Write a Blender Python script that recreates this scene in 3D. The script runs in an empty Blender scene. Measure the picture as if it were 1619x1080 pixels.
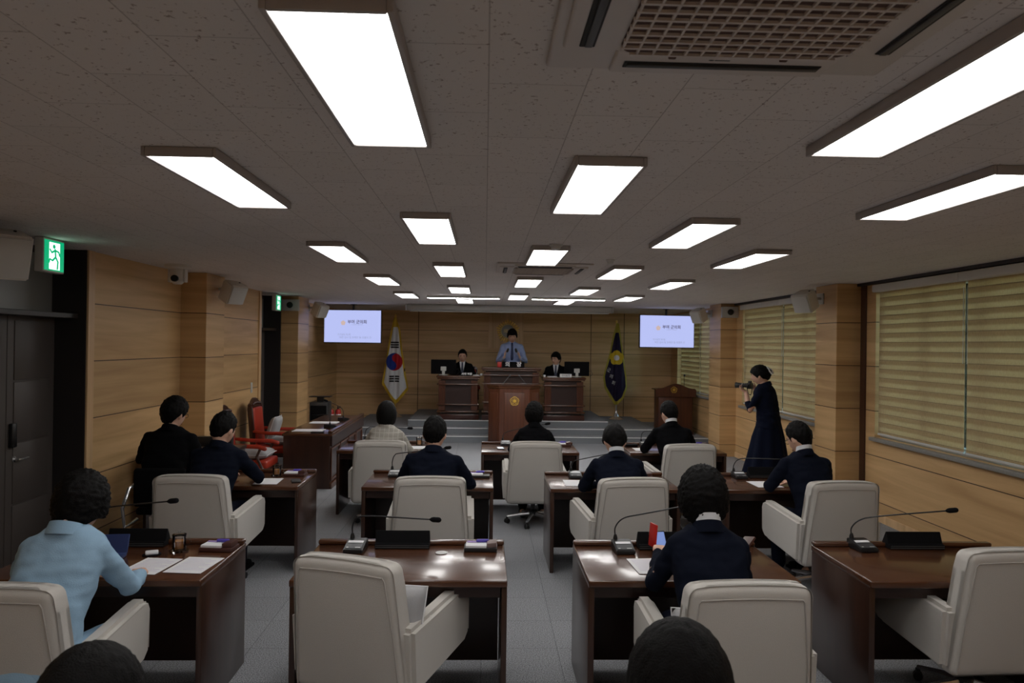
import bpy, bmesh, math, random
from mathutils import Vector, Matrix, noise
from mathutils.bvhtree import BVHTree
PI = math.pi
random.seed(7)
SC = bpy.context.scene
COL = SC.collection

# ------------------------------------------------------------------ camera, world, exposure
cam_data = bpy.data.cameras.new('camera')
cam = bpy.data.objects.new('camera', cam_data); COL.objects.link(cam)
Rv = Vector((0.99928574, -0.03533286, 0.01340159))
Uv = Vector((-0.01353125, -0.00343314, 0.99990255))
Fv = Vector((0.0352834, 0.9993697, 0.00390878))
cam.matrix_world = Matrix(((Rv.x, Uv.x, -Fv.x, 0), (Rv.y, Uv.y, -Fv.y, 0), (Rv.z, Uv.z, -Fv.z, 2.0), (0, 0, 0, 1)))
cam_data.sensor_width = 36.0
cam_data.lens = 1200.0 / 1619.0 * 36.0
cam_data.clip_start = 0.05
cam_data.dof.use_dof = True
cam_data.dof.focus_distance = 4.6
cam_data.dof.aperture_fstop = 6.0
SC.camera = cam
vs = SC.view_settings
SC.display_settings.display_device = 'sRGB'
vs.view_transform = 'Standard'; vs.look = 'None'; vs.gamma = 1.0; vs.use_curve_mapping = False
vs.exposure = 0.5
PANEL = 5.2          # emission of the ceiling light panels
world = bpy.data.worlds.new('world'); SC.world = world; world.use_nodes = True
wn = world.node_tree.nodes; wl = world.node_tree.links
sky = wn.new('ShaderNodeTexSky'); sky.sky_type = 'NISHITA'; sky.sun_disc = False
sky.sun_elevation = math.radians(38); sky.sun_rotation = math.radians(250)
wl.new(sky.outputs[0], wn['Background'].inputs[0]); wn['Background'].inputs[1].default_value = 1.35

LW, RW, BW, RB, CZ = -3.6, 4.6, 18.6, -1.6, 2.80    # walls left/right/back/rear, ceiling

# ------------------------------------------------------------------ materials
def nodes(name):
    m = bpy.data.materials.new(name); m.use_nodes = True
    nt = m.node_tree; return m, nt, nt.nodes['Principled BSDF']
def N(nt, t, **kw):
    n = nt.nodes.new(t)
    for k, v in kw.items(): setattr(n, k, v)
    return n
def mat(name, col, rough=.5, metal=0, spec=.5, coat=0, bump=None, var=None, sheen=0, emit=None, es=0):
    m, nt, b = nodes(name)
    b.inputs['Base Color'].default_value = (*col, 1); b.inputs['Roughness'].default_value = rough
    b.inputs['Metallic'].default_value = metal; b.inputs['Specular IOR Level'].default_value = spec
    b.inputs['Coat Weight'].default_value = coat; b.inputs['Sheen Weight'].default_value = sheen
    if emit: b.inputs['Emission Color'].default_value = (*emit, 1); b.inputs['Emission Strength'].default_value = es
    if bump or var:
        tc = N(nt, 'ShaderNodeTexCoord')
        nz = N(nt, 'ShaderNodeTexNoise'); nz.inputs['Scale'].default_value = (bump or var)[0]; nz.inputs['Detail'].default_value = 4
        nt.links.new(tc.outputs['Object'], nz.inputs['Vector'])
        if bump:
            bp = N(nt, 'ShaderNodeBump'); bp.inputs['Strength'].default_value = bump[1]; bp.inputs['Distance'].default_value = .004
            nt.links.new(nz.outputs[0], bp.inputs['Height']); nt.links.new(bp.outputs[0], b.inputs['Normal'])
        if var:
            rp = N(nt, 'ShaderNodeMapRange'); rp.inputs['To Min'].default_value = 1 - var[1]; rp.inputs['To Max'].default_value = 1 + var[1]
            nt.links.new(nz.outputs[0], rp.inputs['Value'])
            mx = N(nt, 'ShaderNodeMix', data_type='RGBA', blend_type='MULTIPLY'); mx.inputs[0].default_value = 1
            mx.inputs[6].default_value = (*col, 1); nt.links.new(rp.outputs[0], mx.inputs[7]); nt.links.new(mx.outputs[2], b.inputs['Base Color'])
    return m
def wood(name, c1, c2, rough=.35, scale=(1.2, 1.2, 26), coat=.0, groove=None, spec=.5, vjoint=None):
    """grain stretched along the horizontal; optional horizontal joints every groove metres (world z), vertical joints at x list"""
    m, nt, b = nodes(name); L = nt.links
    geo = N(nt, 'ShaderNodeNewGeometry'); mp = N(nt, 'ShaderNodeMapping'); mp.inputs['Scale'].default_value = scale
    L.new(geo.outputs['Position'], mp.inputs['Vector'])
    nz = N(nt, 'ShaderNodeTexNoise'); nz.inputs['Scale'].default_value = 1; nz.inputs['Detail'].default_value = 6; nz.inputs['Distortion'].default_value = .6
    L.new(mp.outputs[0], nz.inputs['Vector'])
    cr = N(nt, 'ShaderNodeValToRGB'); cr.color_ramp.elements[0].position = .3; cr.color_ramp.elements[1].position = .7
    cr.color_ramp.elements[0].color = (*c1, 1); cr.color_ramp.elements[1].color = (*c2, 1)
    L.new(nz.outputs[0], cr.inputs[0]); out = cr.outputs[0]
    def dark(maskout, out):
        mx = N(nt, 'ShaderNodeMix', data_type='RGBA'); L.new(maskout, mx.inputs[0]); L.new(out, mx.inputs[6])
        mx.inputs[7].default_value = (c1[0]*.12, c1[1]*.1, c1[2]*.1, 1); return mx.outputs[2]
    if groove:
        sp = N(nt, 'ShaderNodeSeparateXYZ'); L.new(geo.outputs['Position'], sp.inputs[0])
        a = N(nt, 'ShaderNodeMath', operation='SUBTRACT'); L.new(sp.outputs['Z'], a.inputs[0]); a.inputs[1].default_value = .217 - groove*2
        d = N(nt, 'ShaderNodeMath', operation='DIVIDE'); L.new(a.outputs[0], d.inputs[0]); d.inputs[1].default_value = groove
        f = N(nt, 'ShaderNodeMath', operation='FRACT'); L.new(d.outputs[0], f.inputs[0])
        g = N(nt, 'ShaderNodeMath', operation='LESS_THAN'); L.new(f.outputs[0], g.inputs[0]); g.inputs[1].default_value = .009/groove
        # each board its own tone
        fl = N(nt, 'ShaderNodeMath', operation='FLOOR'); L.new(d.outputs[0], fl.inputs[0])
        wnz = N(nt, 'ShaderNodeTexWhiteNoise', noise_dimensions='1D'); L.new(fl.outputs[0], wnz.inputs['W'])
        mr = N(nt, 'ShaderNodeMapRange'); mr.inputs['To Min'].default_value = .9; mr.inputs['To Max'].default_value = 1.08; L.new(wnz.outputs['Value'], mr.inputs['Value'])
        mm = N(nt, 'ShaderNodeMix', data_type='RGBA', blend_type='MULTIPLY'); mm.inputs[0].default_value = 1
        L.new(out, mm.inputs[6]); L.new(mr.outputs[0], mm.inputs[7]); out = mm.outputs[2]
        out = dark(g.outputs[0], out)
        for vx in (vjoint or []):
            s = N(nt, 'ShaderNodeMath', operation='COMPARE'); L.new(sp.outputs['X'], s.inputs[0]); s.inputs[1].default_value = vx; s.inputs[2].default_value = .008
            out = dark(s.outputs[0], out)
    L.new(out, b.inputs['Base Color'])
    b.inputs['Roughness'].default_value = rough; b.inputs['Coat Weight'].default_value = coat; b.inputs['Coat Roughness'].default_value = .12
    b.inputs['Specular IOR Level'].default_value = spec
    return m
M = {}
M['panel'] = wood('wall_veneer', (.50, .30, .135), (.70, .46, .225), .42, (.5, .5, 9), groove=.525, spec=.3)
M['panel_brightened'] = wood('wall_veneer_brightened', (.57, .355, .175), (.78, .53, .29), .42, (.5, .5, 9), groove=.525, spec=.3, vjoint=(-1.63, 2.60, 3.42))  # same veneer as the other walls, extra light painted into its colour
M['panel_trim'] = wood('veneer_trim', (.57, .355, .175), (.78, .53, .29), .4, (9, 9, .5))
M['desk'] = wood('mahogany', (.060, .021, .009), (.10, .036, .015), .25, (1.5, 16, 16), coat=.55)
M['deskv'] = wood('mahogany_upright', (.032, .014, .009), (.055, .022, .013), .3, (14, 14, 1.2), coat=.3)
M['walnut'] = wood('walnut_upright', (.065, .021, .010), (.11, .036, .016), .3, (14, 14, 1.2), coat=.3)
M['podium'] = wood('podium_veneer', (.065, .020, .009), (.105, .032, .013), .4, (20, 20, 1.0), coat=.1)
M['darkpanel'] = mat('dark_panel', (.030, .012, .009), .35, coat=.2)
M['fabric'] = mat('beige_upholstery', (.58, .55, .51), .9, spec=.2, bump=(420, .5), var=(60, .06), sheen=.2)
M['fabric_pipe'] = mat('beige_piping', (.46, .43, .40), .9, spec=.2)
M['cushion'] = mat('grey_cushion', (.40, .40, .41), .9, spec=.2, bump=(200, .3))
M['chrome'] = mat('chrome', (.80, .80, .82), .22, .85)
M['black'] = mat('black_plastic', (.012, .012, .013), .35)
M['blackmat'] = mat('black_matte', (.005, .005, .006), .8, spec=.12)
M['darkgrey'] = mat('dark_grey_plastic', (.045, .047, .05), .4)
M['white'] = mat('white_plastic', (.62, .62, .60), .4)
M['ivory'] = mat('ivory_plastic', (.74, .71, .67), .45)
M['speaker_grille'] = mat('speaker_grille', (.66, .65, .62), .6, bump=(300, .5))
M['paper'] = mat('paper', (.80, .80, .82), .8, spec=.1)
M['frame_grey'] = mat('light_frame', (.42, .39, .38), .45)
M['gold'] = mat('gold', (1.0, .70, .20), .3, .3)
M['gold_paint'] = mat('gold_paint', (.75, .48, .07), .4, .4)
M['silver'] = mat('silver_disc', (.30, .29, .27), .45, .3)
M['red'] = mat('red_leather', (.42, .035, .015), .4)
M['redpaint'] = mat('red_paint', (.5, .02, .015), .35)
M['carved'] = mat('carved_dark_wood', (.045, .012, .008), .3, coat=.4)
M['steel'] = mat('window_aluminium', (.50, .50, .49), .4, .3)
M['stone'] = mat('grey_stone', (.26, .25, .23), .5, var=(60, .3))
M['door'] = mat('dark_door', (.075, .062, .056), .5)
M['doorframe'] = mat('dark_door_frame', (.022, .018, .018), .45)
M['frost'] = mat('grey_transom_glass', (.22, .22, .21), .35)
M['blue'] = mat('blue_leatherette', (.02, .04, .14), .5)
M['purple'] = mat('purple_plastic', (.09, .06, .42), .4)
M['lilac'] = mat('lilac_paper', (.42, .30, .62), .6)
M['pencil'] = mat('yellow_pencil', (.8, .42, .06), .5)
M['brownbox'] = mat('brown_leather_box', (.075, .028, .022), .4)
M['mauvebox'] = mat('mauve_box', (.20, .14, .13), .5)
M['skin'] = mat('skin', (.68, .41, .30), .55, spec=.35)
M['skin_dark'] = mat('lips', (.36, .12, .09), .5)
M['eye'] = mat('eye_dark', (.02, .015, .015), .3)
M['hair'] = mat('black_hair', (.0035, .003, .003), .6, spec=.12, bump=(240, .8))
M['navy'] = mat('navy_suit', (.0065, .0085, .017), .9, spec=.06, bump=(300, .3))
M['blacksuit'] = mat('black_suit', (.0045, .0045, .0055), .9, spec=.06, bump=(300, .3))
M['dress'] = mat('navy_dress', (.0065, .009, .022), .9, spec=.08)
M['lightblue'] = mat('light_blue_jacket', (.30, .46, .62), .85, spec=.2, bump=(200, .3))
M['shirtblue'] = mat('pale_blue_shirt', (.36, .45, .75), .8, spec=.2)
M['shirt'] = mat('white_shirt', (.75, .76, .80), .8, spec=.2)
M['tie'] = mat('navy_tie', (.02, .035, .12), .5)
M['tiegrey'] = mat('grey_tie', (.05, .06, .10), .5)
M['green'] = mat('exit_green', (.0, .28, .12), .4, emit=(.0, .45, .19), es=.6)
M['exitwhite'] = mat('exit_white', (.8, .9, .85), .4, emit=(.75, 1, .88), es=1.1)
M['striplamp'] = mat('strip_diffuser', (.9, .9, .9), .5, emit=(1, .985, .96), es=62)
M['lamp'] = mat('light_diffuser', (.9, .9, .9), .5, emit=(1, .985, .96), es=PANEL)
M['screen'] = mat('tv_screen', (.05, .05, .06), .2, emit=(.42, .47, .80), es=.80)
M['screen_text'] = mat('tv_text', (.05, .05, .06), .3, emit=(.12, .11, .20), es=.6)
M['screen_grey'] = mat('tv_text_grey', (.05, .05, .06), .3, emit=(.30, .33, .52), es=.62)
M['screen_logo'] = mat('tv_logo', (.05, .05, .06), .3, emit=(.60, .45, .40), es=.7)
M['phone_glow'] = mat('phone_screen', (.02, .02, .03), .2, emit=(.25, .36, .75), es=.5)
M['phone_white'] = mat('phone_screen_white', (.02, .02, .03), .2, emit=(.8, .85, .9), es=.9)
M['flagwhite'] = mat('flag_white', (.82, .83, .86), .8, spec=.2)
M['flagblack'] = mat('flag_black', (.01, .01, .012), .8)
M['flagred'] = mat('flag_red', (.50, .01, .02), .8)
M['flagblue'] = mat('flag_blue', (.01, .04, .30), .8)
M['fringe'] = mat('gold_fringe', (.65, .42, .03), .7, bump=(120, 1))
M['fringe2'] = mat('yellow_fringe', (.50, .42, .06), .7, bump=(120, 1))
M['flagnavy'] = mat('flag_navy', (.012, .008, .04), .8)
M['flagyellow'] = mat('flag_yellow', (.75, .55, .03), .7)
M['tea'] = mat('tea', (.62, .27, .06), .15)
M['grille_brown'] = mat('intake_filter', (.10, .055, .045), .8)
M['slotdark'] = mat('slot_dark', (.02, .02, .02), .7)
M['acwhite'] = mat('ac_plastic', (.66, .61, .58), .45)

def glass_mat(name, tint, gloss=.12):
    m = bpy.data.materials.new(name); m.use_nodes = True; nt = m.node_tree; nt.nodes.remove(nt.nodes['Principled BSDF'])
    tr = N(nt, 'ShaderNodeBsdfTransparent'); tr.inputs[0].default_value = (*tint, 1)
    gl = N(nt, 'ShaderNodeBsdfGlossy'); gl.inputs['Roughness'].default_value = .04
    fr = N(nt, 'ShaderNodeFresnel'); fr.inputs[0].default_value = 1.45
    ad = N(nt, 'ShaderNodeMath', operation='ADD'); ad.inputs[1].default_value = gloss; nt.links.new(fr.outputs[0], ad.inputs[0])
    mx = N(nt, 'ShaderNodeMixShader'); nt.links.new(ad.outputs[0], mx.inputs[0]); nt.links.new(tr.outputs[0], mx.inputs[1]); nt.links.new(gl.outputs[0], mx.inputs[2])
    nt.links.new(mx.outputs[0], nt.nodes['Material Output'].inputs[0]); return m
M['glass'] = glass_mat('window_glass', (.82, .92, .88), .03)
M['mugglass'] = glass_mat('mug_glass', (.96, .96, .96), .03)

def blind_mat():
    m, nt, b = nodes('zebra_blind_fabric'); L = nt.links
    geo = N(nt, 'ShaderNodeNewGeometry'); sp = N(nt, 'ShaderNodeSeparateXYZ'); L.new(geo.outputs['Position'], sp.inputs[0])
    d = N(nt, 'ShaderNodeMath', operation='DIVIDE'); L.new(sp.outputs['Z'], d.inputs[0]); d.inputs[1].default_value = .104
    f = N(nt, 'ShaderNodeMath', operation='FRACT'); L.new(d.outputs[0], f.inputs[0])
    r = N(nt, 'ShaderNodeValToRGB'); L.new(f.outputs[0], r.inputs[0])
    e = r.color_ramp.elements; e[0].position = 0; e[0].color = (0, 0, 0, 1); e[1].position = .07; e[1].color = (.50, .50, .50, 1)
    for p, v in ((.45, .50), (.60, .33), (.95, .33), (1.0, 0)):
        n = e.new(p); n.color = (v, v, v, 1)
    cl = N(nt, 'ShaderNodeValToRGB'); L.new(f.outputs[0], cl.inputs[0]); c = cl.color_ramp.elements
    c[0].position = 0; c[0].color = (.10, .075, .035, 1); c[1].position = .05; c[1].color = (.60, .47, .31, 1)
    for p, v in ((.45, (.60, .47, .31)), (.60, (.55, .41, .25)), (.96, (.55, .41, .25))):
        n = c.new(p); n.color = (*v, 1)
    nz = N(nt, 'ShaderNodeTexNoise'); nz.inputs['Scale'].default_value = 160
    mp = N(nt, 'ShaderNodeMapping'); mp.inputs['Scale'].default_value = (1, 1, .25); L.new(geo.outputs['Position'], mp.inputs[0]); L.new(mp.outputs[0], nz.inputs['Vector'])
    mx = N(nt, 'ShaderNodeMix', data_type='RGBA', blend_type='OVERLAY'); mx.inputs[0].default_value = .25; L.new(cl.outputs[0], mx.inputs[6]); L.new(nz.outputs[0], mx.inputs[7])
    df = N(nt, 'ShaderNodeBsdfDiffuse'); tl = N(nt, 'ShaderNodeBsdfTranslucent'); L.new(mx.outputs[2], df.inputs[0]); L.new(mx.outputs[2], tl.inputs[0])
    ms = N(nt, 'ShaderNodeMixShader'); L.new(r.outputs[0], ms.inputs[0]); L.new(df.outputs[0], ms.inputs[1]); L.new(tl.outputs[0], ms.inputs[2])
    L.new(ms.outputs[0], nt.nodes['Material Output'].inputs[0]); return m
M['blind'] = blind_mat()

def carpet_mat():
    m, nt, b = nodes('grey_carpet'); L = nt.links; geo = N(nt, 'ShaderNodeNewGeometry')
    nz = N(nt, 'ShaderNodeTexNoise'); nz.inputs['Scale'].default_value = 130; nz.inputs['Detail'].default_value = 5; L.new(geo.outputs['Position'], nz.inputs['Vector'])
    cr = N(nt, 'ShaderNodeValToRGB'); cr.color_ramp.elements[0].position = .35; cr.color_ramp.elements[1].position = .68
    cr.color_ramp.elements[0].color = (.135, .138, .148, 1); cr.color_ramp.elements[1].color = (.46, .47, .50, 1); L.new(nz.outputs[0], cr.inputs[0])
    # carpet tile joints
    br = N(nt, 'ShaderNodeTexBrick'); br.offset = 0; br.inputs['Scale'].default_value = 1; br.inputs['Brick Width'].default_value = .5; br.inputs['Row Height'].default_value = .5
    br.inputs['Mortar Size'].default_value = .0025; br.inputs['Color1'].default_value = (1, 1, 1, 1); br.inputs['Color2'].default_value = (.93, .93, .93, 1); br.inputs['Mortar'].default_value = (.6, .6, .6, 1)
    L.new(geo.outputs['Position'], br.inputs['Vector'])
    mx = N(nt, 'ShaderNodeMix', data_type='RGBA', blend_type='MULTIPLY'); mx.inputs[0].default_value = 1; L.new(cr.outputs[0], mx.inputs[6]); L.new(br.outputs[0], mx.inputs[7])
    L.new(mx.outputs[2], b.inputs['Base Color']); b.inputs['Roughness'].default_value = .95; b.inputs['Specular IOR Level'].default_value = .1
    bp = N(nt, 'ShaderNodeBump'); bp.inputs['Strength'].default_value = .6; bp.inputs['Distance'].default_value = .004; L.new(nz.outputs[0], bp.inputs['Height']); L.new(bp.outputs[0], b.inputs['Normal'])
    return m
M['carpet'] = carpet_mat()
M['riser'] = mat('grey_step_carpet', (.20, .215, .235), .95, spec=.1, bump=(200, .5))
M['nosing'] = mat('step_nosing', (.75, .76, .78), .5)
def ceiling_mat():
    m, nt, b = nodes('ceiling_tile'); L = nt.links; geo = N(nt, 'ShaderNodeNewGeometry')
    mp = N(nt, 'ShaderNodeMapping'); mp.inputs['Location'].default_value = (.376-.15, .0, 0); L.new(geo.outputs['Position'], mp.inputs[0])
    mp.inputs['Rotation'].default_value = (0, 0, PI/2)
    br = N(nt, 'ShaderNodeTexBrick'); br.offset = .5; br.inputs['Scale'].default_value = 1; br.inputs['Brick Width'].default_value = .6; br.inputs['Row Height'].default_value = .3
    br.inputs['Mortar Size'].default_value = .0022; br.inputs['Mortar Smooth'].default_value = .2
    br.inputs['Color1'].default_value = (.80, .755, .73, 1); br.inputs['Color2'].default_value = (.76, .72, .695, 1); br.inputs['Mortar'].default_value = (.50, .46, .44, 1)
    L.new(mp.outputs[0], br.inputs['Vector'])
    nz = N(nt, 'ShaderNodeTexNoise'); nz.inputs['Scale'].default_value = 58; nz.inputs['Detail'].default_value = 3; nz.inputs['Roughness'].default_value = .6; L.new(geo.outputs['Position'], nz.inputs['Vector'])
    cr = N(nt, 'ShaderNodeValToRGB'); cr.color_ramp.elements[0].position = .33; cr.color_ramp.elements[1].position = .37
    cr.color_ramp.elements[0].color = (.52, .46, .44, 1); cr.color_ramp.elements[1].color = (1, 1, 1, 1); L.new(nz.outputs[0], cr.inputs[0])
    mx = N(nt, 'ShaderNodeMix', data_type='RGBA', blend_type='MULTIPLY'); mx.inputs[0].default_value = 1; L.new(br.outputs[0], mx.inputs[6]); L.new(cr.outputs[0], mx.inputs[7])
    L.new(mx.outputs[2], b.inputs['Base Color']); b.inputs['Roughness'].default_value = .9; b.inputs['Specular IOR Level'].default_value = .2
    return m
M['ceiling'] = ceiling_mat()
def plaid_mat():
    m, nt, b = nodes('grey_plaid'); L = nt.links; tc = N(nt, 'ShaderNodeTexCoord'); sp = N(nt, 'ShaderNodeSeparateXYZ'); L.new(tc.outputs['Object'], sp.inputs[0])
    acc = None
    for ax, s in (('X', .052), ('Z', .06)):
        d = N(nt, 'ShaderNodeMath', operation='DIVIDE'); L.new(sp.outputs[ax], d.inputs[0]); d.inputs[1].default_value = s
        f = N(nt, 'ShaderNodeMath', operation='FRACT'); L.new(d.outputs[0], f.inputs[0])
        g = N(nt, 'ShaderNodeMath', operation='LESS_THAN'); L.new(f.outputs[0], g.inputs[0]); g.inputs[1].default_value = .14
        if acc:
            a = N(nt, 'ShaderNodeMath', operation='MAXIMUM'); L.new(acc, a.inputs[0]); L.new(g.outputs[0], a.inputs[1]); acc = a.outputs[0]
        else: acc = g.outputs[0]
    mx = N(nt, 'ShaderNodeMix', data_type='RGBA'); L.new(acc, mx.inputs[0]); mx.inputs[6].default_value = (.36, .34, .30, 1); mx.inputs[7].default_value = (.50, .47, .42, 1)
    L.new(mx.outputs[2], b.inputs['Base Color']); b.inputs['Roughness'].default_value = .9; return m
M['plaid'] = plaid_mat()

# ------------------------------------------------------------------ mesh helpers
class MB:
    """collects shapes and links them as one mesh object"""
    def __init__(s): s.bm = bmesh.new(); s.mats = []; s.mi = 0
    def use(s, m):
        if m not in s.mats: s.mats.append(m)
        s.mi = s.mats.index(m); return s
    def _merge(s, b, mtx=None):
        if mtx is not None: bmesh.ops.transform(b, matrix=mtx, verts=b.verts)
        vm = {v: s.bm.verts.new(v.co) for v in b.verts}
        for f in b.faces:
            try:
                nf = s.bm.faces.new([vm[v] for v in f.verts]); nf.material_index = s.mi; nf.smooth = True
            except ValueError: pass
        b.free()
    def box(s, x0, x1, y0, y1, z0, z1, bev=0, seg=2, mtx=None, taper=None):
        b = bmesh.new(); bmesh.ops.create_cube(b, size=1)
        for v in b.verts:
            t = v.co.z + .5
            x, y = v.co.x, v.co.y
            if taper: x *= 1 + (taper[0]-1)*t; y *= 1 + (taper[1]-1)*t
            v.co = Vector(((x0+x1)/2 + x*(x1-x0), (y0+y1)/2 + y*(y1-y0), z0 + t*(z1-z0)))
        if bev: bmesh.ops.bevel(b, geom=b.edges[:], offset=bev, segments=seg, profile=.5, affect='EDGES')
        s._merge(b, mtx); return s
    def poly(s, pts, d, bev=0, mtx=None):
        """closed outline extruded by vector d"""
        b = bmesh.new(); vs_ = [b.verts.new(p) for p in pts]; f = b.faces.new(vs_)
        r = bmesh.ops.extrude_face_region(b, geom=[f]); bmesh.ops.translate(b, verts=[g for g in r['geom'] if isinstance(g, bmesh.types.BMVert)], vec=Vector(d))
        bmesh.ops.recalc_face_normals(b, faces=b.faces)
        if bev: bmesh.ops.bevel(b, geom=b.edges[:], offset=bev, segments=2, affect='EDGES')
        s._merge(b, mtx); return s
    def rings(s, rs, cap=True, mtx=None):
        b = bmesh.new(); R = [[b.verts.new(p) for p in r] for r in rs]; n = len(R[0])
        for a, c in zip(R, R[1:]):
            for i in range(n): b.faces.new((a[i], a[(i+1) % n], c[(i+1) % n], c[i]))
        if cap: b.faces.new(R[0][::-1]); b.faces.new(R[-1])
        bmesh.ops.recalc_face_normals(b, faces=b.faces)
        s._merge(b, mtx); return s
    def lathe(s, prof, c=(0, 0, 0), seg=24, mtx=None, cap=True):
        s.rings([[(c[0]+r*math.cos(2*PI*i/seg), c[1]+r*math.sin(2*PI*i/seg), c[2]+z) for i in range(seg)] for r, z in prof], cap, mtx); return s
    def tube(s, pts, rad, seg=10, mtx=None, dome=False):
        pts = [Vector(p) for p in pts]; n = len(pts)
        rad = rad if isinstance(rad, (list, tuple)) else [rad]*n
        if dome:   # rounded ends
            d0 = (pts[0]-pts[1]).normalized(); d1 = (pts[-1]-pts[-2]).normalized(); P = []; Q = []
            for k in (3, 2, 1):
                a = k*PI/6; P.append(pts[0]+d0*rad[0]*math.sin(a)); Q.append(max(rad[0]*math.cos(a), .0004))
            P += pts; Q += list(rad)
            for k in (1, 2, 3):
                a = k*PI/6; P.append(pts[-1]+d1*rad[-1]*math.sin(a)); Q.append(max(rad[-1]*math.cos(a), .0004))
            pts, rad, n = P, Q, len(P)
        up = None; rs = []
        for i, p in enumerate(pts):
            t = (pts[min(i+1, n-1)] - pts[max(i-1, 0)]).normalized()
            if up is None:
                up = t.orthogonal().normalized()
            else:
                up = (up - t*up.dot(t)).normalized()
            w = t.cross(up)
            rs.append([p + (up*math.cos(2*PI*k/seg) + w*math.sin(2*PI*k/seg))*rad[i] for k in range(seg)])
        s.rings(rs, True, mtx); return s
    def ell(s, c, r, seg=20, mtx=None):
        b = bmesh.new(); bmesh.ops.create_uvsphere(b, u_segments=seg, v_segments=max(8, seg*2//3), radius=1)
        for v in b.verts: v.co = Vector((c[0]+v.co.x*r[0], c[1]+v.co.y*r[1], c[2]+v.co.z*r[2]))
        s._merge(b, mtx); return s
    def build(s, name, m=None, parent=None, loc=None, sharp=35):
        me = bpy.data.meshes.new(name); bmesh.ops.recalc_face_normals(s.bm, faces=s.bm.faces); s.bm.to_mesh(me); s.bm.free()
        for mm in (s.mats if s.mats else [m]): me.materials.append(M[mm] if isinstance(mm, str) else mm)
        me.set_sharp_from_angle(angle=math.radians(sharp))
        o = bpy.data.objects.new(name, me); COL.objects.link(o)
        if parent: o.parent = parent
        if loc: o.location = loc
        return o
def tag(o, label=None, cat=None, group=None, kind=None):
    for k, v in (('label', label), ('category', cat), ('group', group), ('kind', kind)):
        if v: o[k] = v
    return o
def thing(name, label, cat, loc=(0, 0, 0), rz=0, group=None):
    o = bpy.data.objects.new(name, None); COL.objects.link(o); o.empty_display_size = .1
    o.location = loc; o.rotation_euler = (0, 0, rz); tag(o, label, cat, group); return o
def kids(o): return [c for c in bpy.data.objects if c.parent == o]
def dup(o, loc, rz=None, label=None, parent=None):
    c = o.copy(); COL.objects.link(c)
    if parent: c.parent = parent
    else:
        c.location = loc
        if rz is not None: c.rotation_euler = (0, 0, rz)
        if label: c['label'] = label
    for k in kids(o): dup(k, None, parent=c)
    return c
def struct(o): o['kind'] = 'structure'; return o
def text(s, size, m, parent, loc, rot, name='lettering', ext=.0005, bold=0):
    cu = bpy.data.curves.new(name, 'FONT'); cu.body = s; cu.size = size; cu.align_x = 'CENTER'; cu.align_y = 'CENTER'; cu.extrude = ext; cu.offset = bold
    t = bpy.data.objects.new('tmp', cu); COL.objects.link(t)
    dg = bpy.context.evaluated_depsgraph_get(); dg.update(); me = bpy.data.meshes.new_from_object(t.evaluated_get(dg)); bpy.data.objects.remove(t)
    me.materials.clear(); me.materials.append(M[m]); me.transform(Matrix.Translation(loc) @ rot.to_4x4())
    o = bpy.data.objects.new(name, me); COL.objects.link(o); o.parent = parent; return o
FRONT = Matrix.Rotation(PI/2, 3, 'X')            # text that faces -Y
def remesh(mb, name, m, parent, vox=.012, smooth=4, wrinkle=0, wf=9, smf=.5):
    o = mb.build(name, m, parent)
    md = o.modifiers.new('r', 'REMESH'); md.mode = 'VOXEL'; md.voxel_size = vox; md.use_smooth_shade = True
    if smooth: s_ = o.modifiers.new('s', 'SMOOTH'); s_.factor = smf; s_.iterations = smooth
    dg = bpy.context.evaluated_depsgraph_get(); dg.update(); me = bpy.data.meshes.new_from_object(o.evaluated_get(dg))
    o.modifiers.clear(); old = o.data; o.data = me; bpy.data.meshes.remove(old)
    me.materials.clear(); me.materials.append(M[m] if isinstance(m, str) else m)
    if wrinkle:
        nr = [v.normal.copy() for v in me.vertices]
        for v, n_ in zip(me.vertices, nr):
            p = v.co; q = Vector((p.x*wf, p.y*wf, p.z*wf*1.7))
            v.co = p + n_*wrinkle*(noise.noise(q) + .5*noise.noise(q*2.1))
    for p in me.polygons: p.use_smooth = True
    return o
def SC_(x): return max(0.0, min(1.0, x))
def sst(a, b, x): t = SC_((x-a)/(b-a)); return t*t*(3-2*t)

# ================================================================== THE ROOM
struct(MB().box(LW-.6, RW+.3, RB-.2, BW+.2, -.1, 0).build('floor', 'carpet'))
struct(MB().box(LW-.6, RW+.3, RB-.2, BW+.2, CZ, CZ+.15).build('ceiling', 'ceiling'))
struct(MB().box(LW-.5, RW+.3, BW, BW+.2, 0, CZ).build('wall_back', 'panel_brightened'))
struct(MB().box(LW-.5, RW+.3, RB-.2, RB, 0, CZ).build('wall_rear', 'panel'))
# left wall: openings for two doors at y 4.9-7.0 and 12.3-13.5
w = MB()
w.box(LW-.3, LW, RB, 4.9, 0, CZ).box(LW-.3, LW, 7.0, 12.28, 0, CZ).box(LW-.3, LW, 13.5, BW, 0, CZ)
w.box(LW-.02, LW+.3, 9.1, 9.72, 0, CZ, .004, 1).box(LW-.02, LW+.3, 13.52, 14.3, 0, CZ, .004, 1)
struct(w.build('wall_left', 'panel'))
w = MB()
wins = [(5.1, 8.79, .97, 2.72), (9.95, 13.42, .97, 2.72), (14.55, 18.0, .97, 2.72)]
ys = [RB] + [v for a in wins for v in a[:2]] + [BW]
for i in range(0, len(ys), 2): w.box(RW, RW+.25, ys[i], ys[i+1], 0, CZ)
for a, b, z0, z1 in wins: w.box(RW, RW+.25, a, b, 0, z0).box(RW, RW+.25, a, b, z1, CZ)
w.box(RW-.3, RW+.02, 9.15, 9.74, 0, CZ, .004, 1).box(RW-.3, RW+.02, 13.74, 14.42, 0, CZ, .004, 1)
struct(w.build('wall_right', 'panel'))
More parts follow.
